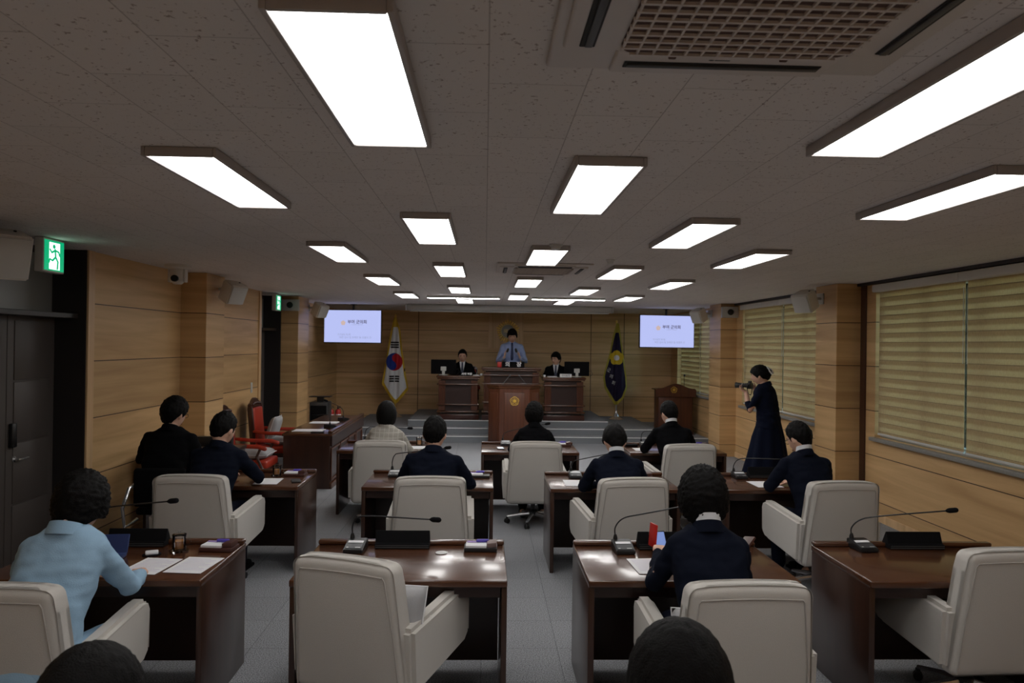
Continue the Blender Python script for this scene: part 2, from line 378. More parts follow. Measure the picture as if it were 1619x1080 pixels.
struct(MB().box(RW-.018, RW, 9.0, 9.12, 0, CZ, .002, 1).build('trim_1', 'carved'))
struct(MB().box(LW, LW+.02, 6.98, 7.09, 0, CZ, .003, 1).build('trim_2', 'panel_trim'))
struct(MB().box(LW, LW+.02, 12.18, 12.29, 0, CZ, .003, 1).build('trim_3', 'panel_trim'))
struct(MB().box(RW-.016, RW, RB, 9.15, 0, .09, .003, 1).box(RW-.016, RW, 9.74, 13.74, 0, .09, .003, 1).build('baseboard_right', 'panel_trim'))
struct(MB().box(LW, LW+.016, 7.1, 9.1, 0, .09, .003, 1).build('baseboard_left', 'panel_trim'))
# ceiling edge shadow gap moulding along the right wall
struct(MB().box(RW-.05, RW, RB, 9.15, CZ-.035, CZ).box(RW-.05, RW, 9.74, 13.74, CZ-.035, CZ).build('trim_4', 'doorframe'))
# raised panel behind the emblem
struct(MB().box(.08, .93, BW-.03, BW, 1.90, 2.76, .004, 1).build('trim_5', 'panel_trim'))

# doors
def door(n, y0, y1, leaves, hy):
    d = thing('door_%d' % n, None, None, (LW-.27, y0, 0)); d['kind'] = 'structure'
    W = y1-y0
    f = MB().box(-.03, .27, -.02, .03, 0, CZ).box(-.03, .27, W-.03, W+.02, 0, CZ).box(-.05, .20, 0, W, 2.18, 2.225, .004, 1).box(-.05, -.02, 0, W, 2.74, CZ).box(-.1, -.05, 0, W, 0, CZ)
    f.build('door_frame', 'doorframe', d)
    MB().box(-.045, -.03, .03, W-.03, 2.22, 2.745).build('transom', 'frost', d)
    lw = (W-.06)/leaves
    for k in range(leaves):
        a = .03+k*lw
        l = MB().box(-.04, .0, a+.004, a+lw-.004, .01, 2.185, .003, 1)
        for q in range(4): l.box(-.005, .008, a+.09, a+lw-.09, .12+q*.51, .12+q*.51+.495, .006, 2)
        lf = l.build('door_leaf', 'door', d)
        if k == hy:
            MB().lathe([(.025, 0), (.025, .012)], seg=16, mtx=Matrix.Translation((0, a+.10, 1.0)) @ Matrix.Rotation(PI/2, 4, 'Y')).tube([(.0, a+.10, 1.0), (.05, a+.10, 1.0), (.055, a+.13, 1.0), (.055, a+.22, 1.0)], .009, 8).build('door_handle', 'chrome', lf)
            MB().box(0, .035, a+.03, a+.10, 1.10, 1.30, .01, 2).build('door_lock', 'black', lf)
    return d
door(1, 4.9, 7.0, 3, 2)
door(2, 12.3, 13.5, 1, 0)

# windows with frames, glass, stone sill, blinds
for i, (a, b, z0, z1) in enumerate(wins):
    wd = thing('window_%d' % (i+1), None, None, (RW+.14, a, 0)); wd['kind'] = 'structure'
    W = b-a; f = MB()
    f.box(0, .07, 0, W, z0+.0, z0+.06, .004, 1).box(0, .07, 0, W, z1-.05, z1, .004, 1)
    for k in range(5):
        y = k*(W-.06)/4; f.box(0, .07, y, y+.06, z0+.06, z1-.05, .004, 1)
    f.build('window_frame', 'steel', wd)
    MB().box(.03, .036, .06, W-.06, z0+.06, z1-.05).build('window_glass', 'glass', wd)
    MB().box(-.20, -.0, -.03, W+.03, z0-.045, z0-.002, .006, 2).build('window_sill', 'stone', wd)
    MB().box(-.075, -.055, 0, W, z0, z0+.045, .004, 1).box(-.075, -.055, 0, .03, z0, z1, .004, 1).build('inner_frame', 'steel', wd)
    blab = [('zebra roller blind on the window nearest the camera, its %s half', 'near'), ('zebra roller blind on the window behind the photographer, %s half', 'mid'), ('zebra roller blind on the farthest window, behind the arched lectern, %s half', 'far')][i][0]
    splits = [(5.12, 7.13), (7.17, 8.76)] if i == 0 else ([(9.97, 11.62), (11.66, 13.40)] if i == 1 else [(14.57, 16.15), (16.19, 17.75)])
    for k, (p, q) in enumerate(splits):
        bl = thing('roller_blind', blab % ('closer' if k == 0 else 'farther'), 'blind', (RW+.03, p, 2.70), 0, 'zebra blinds along the window wall')
        MB().box(-.002, .002, 0, q-p, -2.70+z0+.05, 0).build('blind_fabric', 'blind', bl)
        MB().box(-.012, .012, 0, q-p, -2.70+z0+.025, -2.70+z0+.05, .004, 1).build('bottom_bar', 'white', bl)
        MB().box(-.09, .0, -.02, q-p+.02, -.03, .055, .012, 3).build('blind_cassette', 'ivory', bl)
        z = 2.62; c = MB()
        while z > z0+.9: c.ell((-.012, q-p-.012 if k == 0 else .012, z-2.70), (.004, .004, .006), 6); z -= .012
        c.build('bead_chain', 'white', bl)

# stage platform
ST = [(0, .13, 15.38), (.13, .26, 15.70), (.26, .39, 16.0)]
X3 = (-1.6, 2.62); X2 = (-2.78, 3.62); X1 = (LW, RW)
s1 = MB()
s1.box(X1[0]+.01, X1[1]-.01, 15.38, BW-.001, .0, .13)
st1 = struct(s1.build('floor_step_low', 'riser')); st1['kind'] = 'structure'; st1.name = 'trim_6'
struct(MB().box(X2[0], X2[1], 15.70, BW-.002, .13, .26).build('trim_7', 'riser'))
struct(MB().box(X3[0], X3[1], 16.0, BW-.003, .26, .39).build('trim_8', 'riser'))
for k, (xa, xb, y, z) in enumerate(((X1[0]+.01, X1[1]-.01, 15.38, .13), (X2[0], X2[1], 15.70, .26), (X3[0], X3[1], 16.0, .39))):
    struct(MB().box(xa, xb, y-.012, y+.035, z-.012, z+.004, .003, 1).build('trim_%d' % (9+k), 'nosing'))
    struct(MB().box(xa+.02, xb-.02, y+.05, BW-.01, z, z+.004).build('trim_%d' % (12+k), 'carpet'))

# ================================================================== CEILING FITTINGS
LZ = 2.765
def ceiling_light():
    t = thing('ceiling_light', 'x', 'light', (0, 0, CZ), 0, 'rectangular ceiling light panels')
    w, l = .138, .592
    MB().box(-w, w, -l, l, -.034, -.030).build('diffuser', 'lamp', t)
    f = MB(); g = .017
    f.box(-w-g, -w, -l-g, l+g, -.041, -.001, .004, 2).box(w, w+g, -l-g, l+g, -.041, -.001, .004, 2).box(-w, w, -l-g, -l, -.041, -.001, .004, 2).box(-w, w, l, l+g, -.041, -.001, .004, 2)
    f.box(-w, w, -l, l, -.012, -.002)
    f.build('light_frame', 'frame_grey', t)
    return t
colx = {'A': -1.277, 'B': -.375, 'C': .521, 'D': 1.415, 'F': 2.325}
S_ = [.10, 2.95, 5.84, 8.68, 11.51, 14.31]; O_ = [1.52, 4.38, 7.27, 10.1, 12.95]
cname = {'A': 'leftmost column', 'B': 'second column from the left', 'C': 'middle column', 'D': 'second column from the right', 'F': 'rightmost column'}
ordn = ['nearest', 'second', 'third', 'fourth', 'fifth', 'sixth']
lp = ceiling_light(); first = True
for c, x in colx.items():
    yy = S_ if c in 'BD' else O_
    for k, y in enumerate(yy):
        if c == 'C' and k == 0: continue
        kk = k-1   # the nearest of each column lies over the camera, outside the frame
        if kk >= 0: lab = 'lit white ceiling panel, %s in view of the %s' % (ordn[kk], cname[c])
        else: lab = 'lit white ceiling panel over the camera in the %s' % cname[c]
        if first: lp.location = (x, y-.592, CZ); lp['label'] = lab; first = False
        else: dup(lp, (x, y-.592, CZ), 0, lab)
for x0, x1, n in ((-.98, .24, 'left'), (.77, 2.01, 'right')):
    t = thing('strip_light', 'long thin lit strip light before the screen case, %s one of the pair' % n, 'light', ((x0+x1)/2, 12.72, CZ), 0, 'strip lights near the stage')
    h = (x1-x0)/2
    MB().box(-h, h, -.04, .04, -.040, 0, .004, 1).build('housing', 'white', t)
    MB().box(-h+.01, h-.01, -.032, .032, -.043, -.040).build('lamp_tube', 'striplamp', t)
t = thing('projection_screen_case', 'long white roller screen case fixed across the ceiling before the stage', 'screen case', (.5, 15.6, CZ-.001))
MB().box(-2.1, 2.1, -.09, .09, -.12, 0, .02, 3).build('case', 'steel', t)
MB().box(-2.05, 2.05, -.02, .02, -.15, -.12, .006, 2).build('bottom_bar', 'white', t)
MB().box(-2.13, -2.1, -.1, .1, -.13, 0, .01, 2).box(2.1, 2.13, -.1, .1, -.13, 0, .01, 2).build('end_cap', 'white', t)

def air_conditioner(lab, loc, detailed):
    t = thing('air_conditioner', lab, 'air conditioner', loc, 0, None)
    h = .475
    p = MB()
    # panel ring around the grille: four sides with outlet slots
    p.box(-h, h, -h, h, -.018, 0, .012, 3)
    p.box(-h+.03, h-.03, -.30, .30, -.032, -.014, .01, 3).box(-.30, .30, -h+.03, -.30, -.032, -.014, .008, 3).box(-.30, .30, .30, h-.02, -.032, -.014, .008, 3)
    p.build('panel', 'acwhite', t)
    for k in range(4):
        a = Matrix.Rotation(k*PI/2, 4, 'Z')
        MB().box(-.27, .27, .365, .405, -.0355, -.031, .002, 1, mtx=a).build('air_outlet', 'slotdark', t)
        MB().box(-.262, .262, .372, .392, -.041, -.034, .003, 2, mtx=a).build('louvre', 'darkgrey', t)
    # recessed grille with rounded corners
    pts = []
    R, q = .055, .300
    for cx, cy, a0 in ((q-R, q-R, 0), (-q+R, q-R, 90), (-q+R, -q+R, 180), (q-R, -q+R, 270)):
        for k in range(6): an = math.radians(a0+k*18); pts.append((cx+R*math.cos(an), cy+R*math.sin(an), -.0335))
    MB().poly(pts, (0, 0, -.003)).build('intake_filter', 'grille_brown', t)
    g = MB()
    nb = 14
    for k in range(nb+1):
        v = -q+.006 + k*(2*q-.012)/nb; e = q if abs(v) < q-R else q-R+math.sqrt(max(0, R*R-(abs(v)-q+R)**2))
        g.box(v-.003, v+.003, -e, e, -.043, -.036).box(-e, e, v-.0045, v+.0045, -.044, -.035)
    g.build('intake_grille', 'acwhite', t)
    if detailed:
        for lx in (-.165, .13): MB().box(lx, lx+.02, .298, .312, -.046, -.034, .003, 2).build('latch', 'grille_brown', t)
        MB().ell((-.04, .345, -.032), (.008, .004, .001), 8).box(-.03, .01, .342, .347, -.0328, -.031).build('emblem', 'darkgrey', t)
    return t
air_conditioner('large four-way ceiling air conditioner with brown mesh grille at the top of the photo', (.635, 1.665, CZ), True)
air_conditioner('small-looking ceiling air conditioner far off between two rows of lights', (.58, 7.85, CZ), False)
def detector(loc, lab, r=.05):
    t = thing('smoke_detector', lab, 'smoke detector', loc)
    MB().lathe([(r, 0), (r, -.012), (r*.8, -.02)]).build('base', 'white', t)
    MB().lathe([(r*.72, -.02), (r*.66, -.038), (r*.3, -.046)]).build('sensor', 'white', t)
detector((.55, 6.0, CZ), 'round white smoke detector on the ceiling behind the second middle-column light', .055)
detector((.48, 10.3, CZ), 'round ceiling detector beyond the third middle-column light')
detector((1.15, 7.0, CZ), 'round ceiling detector to the right of the far air conditioner', .04)

def exit_sign(loc, lab):
    t = thing('exit_sign', lab, 'exit sign', loc)
    MB().box(-.07, .0, -.15, .15, -.27, .0, .008, 2).build('case', 'ivory', t)
    MB().box(0, .004, -.135, .135, -.255, -.015).build('sign_face', 'green', t)
    w_ = MB().use('exitwhite'); w_.box(.004, .0055, -.075, .075, -.245, -.03)
    w_.build('lit_doorway', 'exitwhite', t)
    f = MB(); X = .008
    f.ell((X, -.012, -.062), (.003, .017, .017), 10)
    for p in ([(X, 0, -.085), (X, .008, -.14)], [(X, .004, -.092), (X, .045, -.10), (X, .058, -.128)], [(X, 0, -.092), (X, -.040, -.112), (X, -.060, -.09)], [(X, .008, -.145), (X, .036, -.18), (X, .03, -.235)], [(X, .006, -.145), (X, -.030, -.175), (X, -.062, -.165), (X, -.072, -.19)]):
        f.tube(p, .0085, 6, dome=True)
    fo = f.build('running_figure', 'green', t); fo.scale = (.4, 1.15, 1.0); fo.location = (.005, 0, 0)
    return t
exit_sign((LW+.13, 6.22, CZ-.004), 'green lit running-figure exit sign above the near dark door')
exit_sign((LW+.13, 12.85, CZ-.02), 'green lit exit sign above the far dark door by the pillar')

def wall_speaker(loc, rz, lab, tilt=22, sc=1):
    t = thing('wall_speaker', lab, 'speaker', loc, rz, 'white wall speakers high on both side walls')
    m = Matrix.Rotation(math.radians(tilt), 4, 'X') @ Matrix.Translation((0, .10, 0))
    c = MB(); c.poly([(-.13*sc, -.10, -.15*sc), (.13*sc, -.10, -.15*sc), (.16*sc, .10, -.15*sc), (-.16*sc, .10, -.15*sc)], (0, 0, .30*sc), .012, mtx=m).build('cabinet', 'ivory', t)
    MB().box(-.145*sc, .145*sc, .098, .112, -.135*sc, .135*sc, .008, 2, mtx=m).build('grille', 'speaker_grille', t)
    MB().box(-.02, .02, -.19, .0, -.015, .015).box(-.05, .05, -.20, -.18, -.07, .07, .004, 1).tube([(0, -.1, 0), (0, .02, 0)], .02, 8).build('bracket', 'white', t)
    MB().ell((-.08, -.02, .155*sc), (.012, .012, .006), 8, mtx=m).build('screw_knob', 'black', t)
wall_speaker((LW+.20, 5.38, CZ-.19), -PI/2-.75, 'grey box speaker beside the near exit sign, cut by the left edge', -20, 1.05)
wall_speaker((LW+.42, 9.45, CZ-.165), -PI/2-.5, 'white tilted box speaker beside the near left pillar', -25, .82)
wall_speaker((LW+.45, 14.2, CZ-.165), -PI/2-.5, 'white tilted box speaker beside the far left pillar, near the left screen', -25, .82)
wall_speaker((RW-.5, 9.45, CZ-.165), PI/2+.5, 'white tilted box speaker on the near right pillar between two windows', -25, .82)
wall_speaker((RW-.5, 14.2, CZ-.165), PI/2+.5, 'white tilted box speaker on the far right pillar, near the right screen', -25, .82)
for x, lab in ((LW+.17, 'grey box with round dark opening on top of the far left pillar'), (RW-.15, 'grey box with round dark opening on top of the far right pillar')):
    t = thing('vent_box', lab, 'vent box', (x, 13.47 if x < 0 else 13.69, CZ-.16))
    MB().box(-.15, .15, -.045, .045, -.10, .10, .01, 2).build('casing', 'steel', t)
    MB().lathe([(.055, 0), (.055, .01), (.045, .012)], mtx=Matrix.Translation((0, -.045, 0)) @ Matrix.Rotation(PI/2, 4, 'X')).build('opening', 'black', t)
t = thing('ceiling_camera', 'white dome camera hanging from the ceiling by the left wall', 'security camera', (-3.28, 8.2, CZ))
t.scale = (1.35, 1.35, 1.25)
MB().lathe([(.10, 0), (.10, -.025), (.07, -.04)]).build('mount', 'ivory', t)
MB().lathe([(.055, -.04), (.06, -.09), (.055, -.14), (.03, -.165)]).box(-.07, -.05, -.03, .03, -.15, -.03, .01, 2).box(.05, .07, -.03, .03, -.15, -.03, .01, 2).build('head', 'ivory', t)
MB().lathe([(.028, 0), (.028, .02)], mtx=Matrix.Translation((.0, -.05, -.12)) @ Matrix.Rotation(PI/2, 4, 'X')).build('lens', 'black', t)
# light switch on the left wall
t = thing('light_switch', 'white light switch plate on the left wall before the far door', 'switch', (LW, 11.85, 1.28))
MB().box(0, .01, -.04, .04, -.08, .08, .004, 2).build('plate', 'white', t)
for k in range(3): MB().box(.01, .015, -.025, .025, -.065+k*.045, -.028+k*.045, .003, 1).build('rocker', 'white', t)

# ================================================================== TVs
def tv(loc, rz, lab):
    t = thing('television', lab, 'screen', loc, rz, 'hanging screens')
    w, h = .60, .335
    MB().box(-w-.012, w+.012, -.0, .05, -h-.016, h+.012, .006, 2).box(-.3, .3, .05, .09, -.2, .2, .01, 2).build('casing', 'black', t)
    MB().box(-w, w, -.003, .0, -h, h).build('display', 'screen', t)
    text('부여 군의회', .085, 'screen_text', t, (.10, -.004, .09), FRONT, 'screen_title', bold=.002)
    text('COUNTY COUNCIL', .026, 'screen_grey', t, (.10, -.004, .035), FRONT, 'screen_subtitle')
    text('의사일정 제1항', .045, 'screen_grey', t, (-.18, -.004, -.175), FRONT, 'screen_line')
    text('의안 심사 및 조례안 등 의결의 건', .05, 'screen_grey', t, (.06, -.004, -.235), FRONT, 'screen_line')
    g = MB()
    for k in range(5):
        a = math.radians(90+72*k); g.lathe([(.024, 0), (.024, .001)], seg=12, mtx=Matrix.Translation((-.20+.028*math.cos(a), -.003, .07+.028*math.sin(a))) @ Matrix.Rotation(PI/2, 4, 'X'))
    g.build('screen_emblem', 'screen_logo', t)
    MB().tube([(0, .07, h-.1), (0, .07, CZ-loc[2])], .022, 10).lathe([(.07, CZ-loc[2]-.012), (.07, CZ-loc[2])], (0, .07, 0)).build('ceiling_pole', 'darkgrey', t)
tv((-2.78, 16.0, 2.335), -.10, 'lit television hung from the ceiling left of the national flag')
tv((3.86, 16.0, 2.32), .14, 'lit television hung from the ceiling right of the dark council flag')

# ================================================================== EMBLEMS, FLAGS
def flower_outline(r, n=60):
    pts = []
    for k in range(n):
        a = 2*PI*k/n; rr = r*(.82 + .18*abs(math.cos(2.5*(a-PI/2)))**.7*1.0)
        pts.append((rr*math.cos(a), rr*math.sin(a)))
    return pts
def ring_flower(mb, r, tr, y, cx=0, cz=0, mtx=None):
    p = flower_outline(r); p = [(cx+a, y, cz+b) for a, b in p]; mb.tube(p+[p[0]], tr, 6, mtx=mtx)
def council_badge(parent, cx, y, cz, r, mtx=None):
    g = MB(); ring_flower(g, r, r*.075, y, cx, cz, mtx)
    for k in range(5):
        a = math.radians(90+72*k); c = (cx+.52*r*math.cos(a), cz+.52*r*math.sin(a))
        p = [(c[0]+.2*r*math.cos(b*PI/5), y, c[1]+.2*r*math.sin(b*PI/5)) for b in range(11)]; g.tube(p, r*.05, 5, mtx=mtx)
    g.lathe([(r*.33, 0), (r*.33, .006), (r*.24, .012)], seg=20, mtx=(mtx or Matrix()) @ Matrix.Translation((cx, y, cz)) @ Matrix.Rotation(PI/2, 4, 'X'))
    return g.build('gold_badge', 'gold_paint', parent)
t = thing('wall_emblem', 'gold petalled assembly emblem with a silver centre on the back wall', 'emblem', (.55, BW-.035, 2.32))
g = MB()
for k in range(25):
    a = math.radians(90 + k*360/25); ph = (k % 5)/5.0; ro = .285 - .035*math.sin(PI*((k % 5)/5))
    m_ = Matrix.Rotation(-(a-PI/2), 4, 'Y')
    g.ell((0, -.02, .5*(ro+.19)), (.023, .022, .5*(ro-.165)), 10, mtx=m_)
g.build('gold_petals', 'gold', t)
MB().lathe([(.185, 0), (.19, .012), (.175, .022), (.165, .016), (.05, .02)], seg=40, mtx=Matrix.Rotation(PI/2, 4, 'X')).build('silver_disc', 'silver', t)
text('의회', .11, 'gold', t, (0, -.023, 0), FRONT, 'emblem_lettering')
rg = MB(); rg.tube([(.172*math.cos(k*PI/18), -.02, .172*math.sin(k*PI/18)) for k in range(37)], .008, 6); rg.build('emblem_ring', 'gold', t)

def flag(name, lab, loc, top, halfw, colors, kind, poletop):
    """flag hanging in folds from a slanting pole; outline from (height, left, right)"""
    t = thing(name, lab, 'flag', loc)
    prof = colors['prof']
    nz_ = 60; nx_ = 40; fr = colors['fringe_w']
    def edge(z):
        for (za, la, ra), (zb, lb, rb) in zip(prof, prof[1:]):
            if za >= z >= zb:
                u = (za-z)/(za-zb); return la+(lb-la)*u, ra+(rb-ra)*u
        return prof[-1][1:]
    ztop, zbot = prof[0][0], prof[-1][0]
    def surf(inset, y0, thick, mname, partname, zt=None, zb=None):
        bm = bmesh.new(); rows = []
        zt = zt or ztop; zb = zb if zb is not None else zbot+inset*1.6
        for i in range(nz_+1):
            z = zt + (zb-zt)*i/nz_
            l, r = edge(min(ztop, z)); dz = (z-zb)
            l2, r2 = edge(max(zbot, z-inset*.9)) if inset else (l, r)
            l = max(l, l2)+inset*.75 if inset else l; r = min(r, r2)-inset*.75 if inset else r
            if r < l: l = r = (l+r)/2
            rows.append([(l+(r-l)*j/nx_, z) for j in range(nx_+1)])
        def fold(x, z):
            u = SC_((ztop-z)/(ztop-zbot)); return .035*u*math.sin(x*26+z*1.3) + .012*math.sin(x*61-z*3)
        F = [[bm.verts.new((x, y0+fold(x, z), z)) for x, z in row] for row in rows]
        Bk = [[bm.verts.new((x, y0+fold(x, z)+thick, z)) for x, z in row] for row in rows]
        for i in range(nz_):
            for j in range(nx_):
                bm.faces.new((F[i][j], F[i+1][j], F[i+1][j+1], F[i][j+1])); bm.faces.new((Bk[i][j], Bk[i][j+1], Bk[i+1][j+1], Bk[i+1][j]))
        m_ = MB(); m_.bm.free(); m_.bm = bm
        return m_.build(partname, mname, t), fold
    body, fold = surf(fr, -.012, .01, colors['cloth'], 'flag_cloth', zt=ztop-.22)
    surf(0, 0, .012, colors['fringe'], 'fringe')
    MB().tube([(.02, .06, .06), (.0, .05, ztop-.02)], .014, 12).build('flag_pole', 'gold_paint' if kind == 'national' else 'steel', t)
    MB().ell((0, .05, ztop+.035), (.028, .028, .045), 12).lathe([(.02, ztop-.03), (.03, ztop-.015), (.015, ztop)], (0, .05, 0), 12).build('finial', 'gold', t)
    MB().lathe([(.17, 0), (.17, .02), (.12, .05), (.07, .08), (.05, .13), (.03, .16), (.025, .22)], (.02, .06, 0)).build('flag_base', 'chrome', t)
    def on(pts, m_, nm, off=.006, grid=.012):
        """patch lying on the folded cloth"""
        bm = bmesh.new()
        for P in pts:
            (x0, x1, z0, z1, test) = P
            nx2 = max(1, int((x1-x0)/grid)); nz2 = max(1, int((z1-z0)/grid)); V = {}
            def vv(i, j):
                if (i, j) not in V:
                    x = x0+(x1-x0)*i/nx2; z = z0+(z1-z0)*j/nz2; V[i, j] = bm.verts.new((x, -.012+fold(x, z)-off, z))
                return V[i, j]
            for i in range(nx2):
                for j in range(nz2):
                    cx = x0+(x1-x0)*(i+.5)/nx2; cz = z0+(z1-z0)*(j+.5)/nz2
                    if test is None or test(cx, cz): bm.faces.new((vv(i, j), vv(i+1, j), vv(i+1, j+1), vv(i, j+1)))
        m2 = MB(); m2.bm.free(); m2.bm = bm; return m2.build(nm, m_, t)
    return t, on
t, on = flag('national_flag', 'white national flag with red and blue circle, gold fringed, left of the stage desks', (-2.10, 17.75, .26), 0, 0,
    dict(prof=[(2.33, -.03, .02), (2.05, -.09, .12), (1.6, -.16, .17), (1.0, -.26, .26), (.78, -.29, .31), (.66, -.22, .33), (.42, -.06, .14), (.33, .02, .05)], cloth='flagwhite', fringe='fringe', fringe_w=.055), 'national', 2.35)
cx, cz, R = -.005, 1.30, .205
def inb(x, z): return (x-cx)**2+(z-cz)**2 < R*R
def isred(x, z):
    # swirl dividing line tilted
    a = math.radians(60); u = (x-cx)*math.cos(a)+(z-cz)*math.sin(a); v = -(x-cx)*math.sin(a)+(z-cz)*math.cos(a)
    if (u-R/2)**2+v*v < R*R/4: return True
    if (u+R/2)**2+v*v < R*R/4: return False
    return v < 0
on([(cx-R*.93, cx+R*.93, cz-R, cz+R, lambda x, z: ((x-cx)/.93)**2+(z-cz)**2 < R*R and isred(x, z))], 'flagred', 'red_half_circle', grid=.006)
on([(cx-R*.93, cx+R*.93, cz-R, cz+R, lambda x, z: ((x-cx)/.93)**2+(z-cz)**2 < R*R and not isred(x, z))], 'flagblue', 'blue_half_circle', grid=.006)
on([(-.095, .095, z-.018, z+.018, None) for z in (1.75, 1.695, 1.64)], 'flagblack', 'solid_bars')
on([q for z in (.96, .905, .85) for q in ((-.115, -.008, z-.018, z+.018, None), (.008, .115, z-.018, z+.018, None))], 'flagblack', 'broken_bars')
on([(.222, .245, 1.08, 1.15, None)], 'flagblack', 'side_bar')
t, on = flag('council_flag', 'dark navy flag with yellow flower and gold fringe, on a chrome stand', (3.08, 17.7, .26), 0, 0,
    dict(prof=[(2.27, -.01, .05), (1.95, -.09, .10), (1.5, -.18, .17), (1.0, -.31, .25), (.75, -.27, .27), (.50, -.13, .17), (.36, -.03, .05)], cloth='flagnavy', fringe='fringe2', fringe_w=.05), 'council', 2.3)
fcx, fcz, fr_ = .0, 1.46, .175
def flo(r0):
    def f(x, z):
        a = math.atan2(z-fcz, x-fcx); rr = r0*(.84+.16*abs(math.cos(2.5*(a-PI/2)))); return (x-fcx)**2+(z-fcz)**2 < rr*rr
    return f
on([(fcx-fr_, fcx+fr_, fcz-fr_, fcz+fr_, flo(fr_))], 'flagyellow', 'yellow_flower', grid=.006)
on([(fcx-.07, fcx+.07, fcz-.07, fcz+.07, lambda x, z: (x-fcx)**2+(z-fcz)**2 < .065**2)], 'flagwhite', 'white_centre', off=.010, grid=.006)
for ch, x, z in (('군', -.19, 1.17), ('의', -.13, 1.02), ('회', -.075, .87)):
    text(ch, .10, 'flagwhite', t, (x, -.075, z), FRONT @ Matrix.Rotation(-.35, 3, 'Z'), 'flag_lettering')

# ================================================================== STAGE DESKS
def council_desk(lab, x0, x1, y0, y1, z0, z1, rows, wing=False):
    t = thing('stage_desk', lab, 'desk', ((x0+x1)/2, y0, z0))
    w = (x1-x0)/2; h = z1-z0; d = y1-y0
    b = MB().box(-w+.06, w-.06, .05, d, .13, h-.04)
    b.build('carcass', 'darkpanel', t)
    MB().box(-w-.01, w+.01, -.0, d, 0, .12, .008, 2).build('plinth', 'carved', t)
    MB().box(-w-.03, w+.03, -.05, d, h-.045, h, .012, 3).box(-w-.01, w+.01, -.03, d-.02, h-.075, h-.045, .008, 2).build('desk_top', 'desk', t)
    for x in (-w+.02, w-.16):
        p = MB().box(x, x+.14, .0, .08, .20, h-.10, .006, 1)
        for k in range(4): p.box(x+.02+k*.028, x+.036+k*.028, -.008, .01, .30, h-.16, .004, 1)
        p.build('pilaster', 'walnut', t)
    for f in rows:
        MB().box(-w-.015, w+.015, -.035, d-.05, h*f, h*f+.028, .008, 2).build('moulding', 'desk', t)
    return t
council_desk('dark carved stage desk on the left, where the left official sits', -.99, -.125, 16.08, 16.75, .39, 1.325, (.17, .33, .79))
council_desk('dark carved stage desk on the right, where the right official sits', 1.255, 2.12, 16.08, 16.75, .39, 1.315, (.17, .33, .79))
council_desk('tall central presiding desk in dark carved wood behind the lectern', -.04, 1.17, 16.03, 16.75, .39, 1.51, (.15, .33, .68, .84))

# front lectern (standing on the floor before the steps)
t = thing('front_lectern', 'tall reddish brown lectern with gold badge before the stage steps', 'lectern', (.585, 14.75, 0))
pl = [(-.50, .40, 0), (-.50, .20, 0), (-.29, .0, 0), (.29, .0, 0), (.50, .20, 0), (.50, .40, 0)]
MB().poly(pl, (0, 0, 1.14), .006).build('body', 'podium', t)
def scl(p, s, z): return [(x*s, .2+(y-.2)*s, z) for x, y, _ in p]
MB().poly(scl(pl, 1.05, 1.14), (0, 0, .045), .008).poly(scl(pl, 1.1, 1.185), (0, 0, .02), .006).build('lectern_top', 'desk', t)
MB().box(-.20, .20, -.012, .01, .12, 1.06, .01, 2).build('front_panel', 'podium', t)
for s in (-1, 1):
    m_ = Matrix.Translation((s*.395, .10, 0)) @ Matrix.Rotation(s*math.atan2(.20, .21), 4, 'Z')
    MB().box(-.10, .10, -.012, .01, .12, 1.06, .008, 2, mtx=m_).build('side_panel', 'podium', t)
MB().poly(scl(pl, 1.04, 0), (0, 0, .09), .008).build('plinth', 'carved', t)
council_badge(t, 0, -.016, .90, .085)
for s in (-1, 1):
    MB().tube([(s*.24, .12, 1.205), (s*.22, .12, 1.23), (s*.10, .14, 1.38)], .007, 6).tube([(s*.10, .14, 1.38), (s*.085, .14, 1.40)], .012, 8, dome=True).build('microphone', 'darkgrey', t)

# arched lectern on the right
t = thing('arched_lectern', 'reddish brown lectern with arched top board near the far window', 'lectern', (4.06, 15.95, .134))
def arch(hw, zb, zm, zt):
    pts = [(-hw, 0, zb), (hw, 0, zb), (hw, 0, zm-.03)]
    for k in range(13):
        u = 1-2*k/12; x = hw*.93*u; z = zm + (zt-zm)*(.5+.5*math.cos(PI*min(1, abs(u)*1.15))); pts.append((x, 0, z))
    pts.append((-hw, 0, zm-.03)); return pts
MB().poly(arch(.43, .80, .98, 1.08), (0, .05, 0), .008).build('top_board', 'podium', t)
MB().box(-.36, .36, .05, .48, .05, .96, .006, 2).build('body', 'podium', t)
MB().box(-.39, .39, .02, .50, 0, .06, .008, 2).build('plinth', 'carved', t)
MB().box(-.41, .41, .04, .54, .93, .955, .006, 2).build('reading_shelf', 'desk', t)
council_badge(t, -.05, -.004, .95, .065)
t2 = MB().tube([(.22, .2, .955), (.22, .2, 1.14), (.21, .17, 1.22), (.20, .12, 1.25)], .006, 8).tube([(.20, .13, 1.245), (.195, .09, 1.26)], .02, 10, dome=True).build('microphone', 'black', t)
MB().tube([(.44, .35, 0), (.44, .35, .85)], .008, 6).lathe([(.07, 0), (.07, .01)], (.44, .35, 0)).build('side_post', 'black', t)

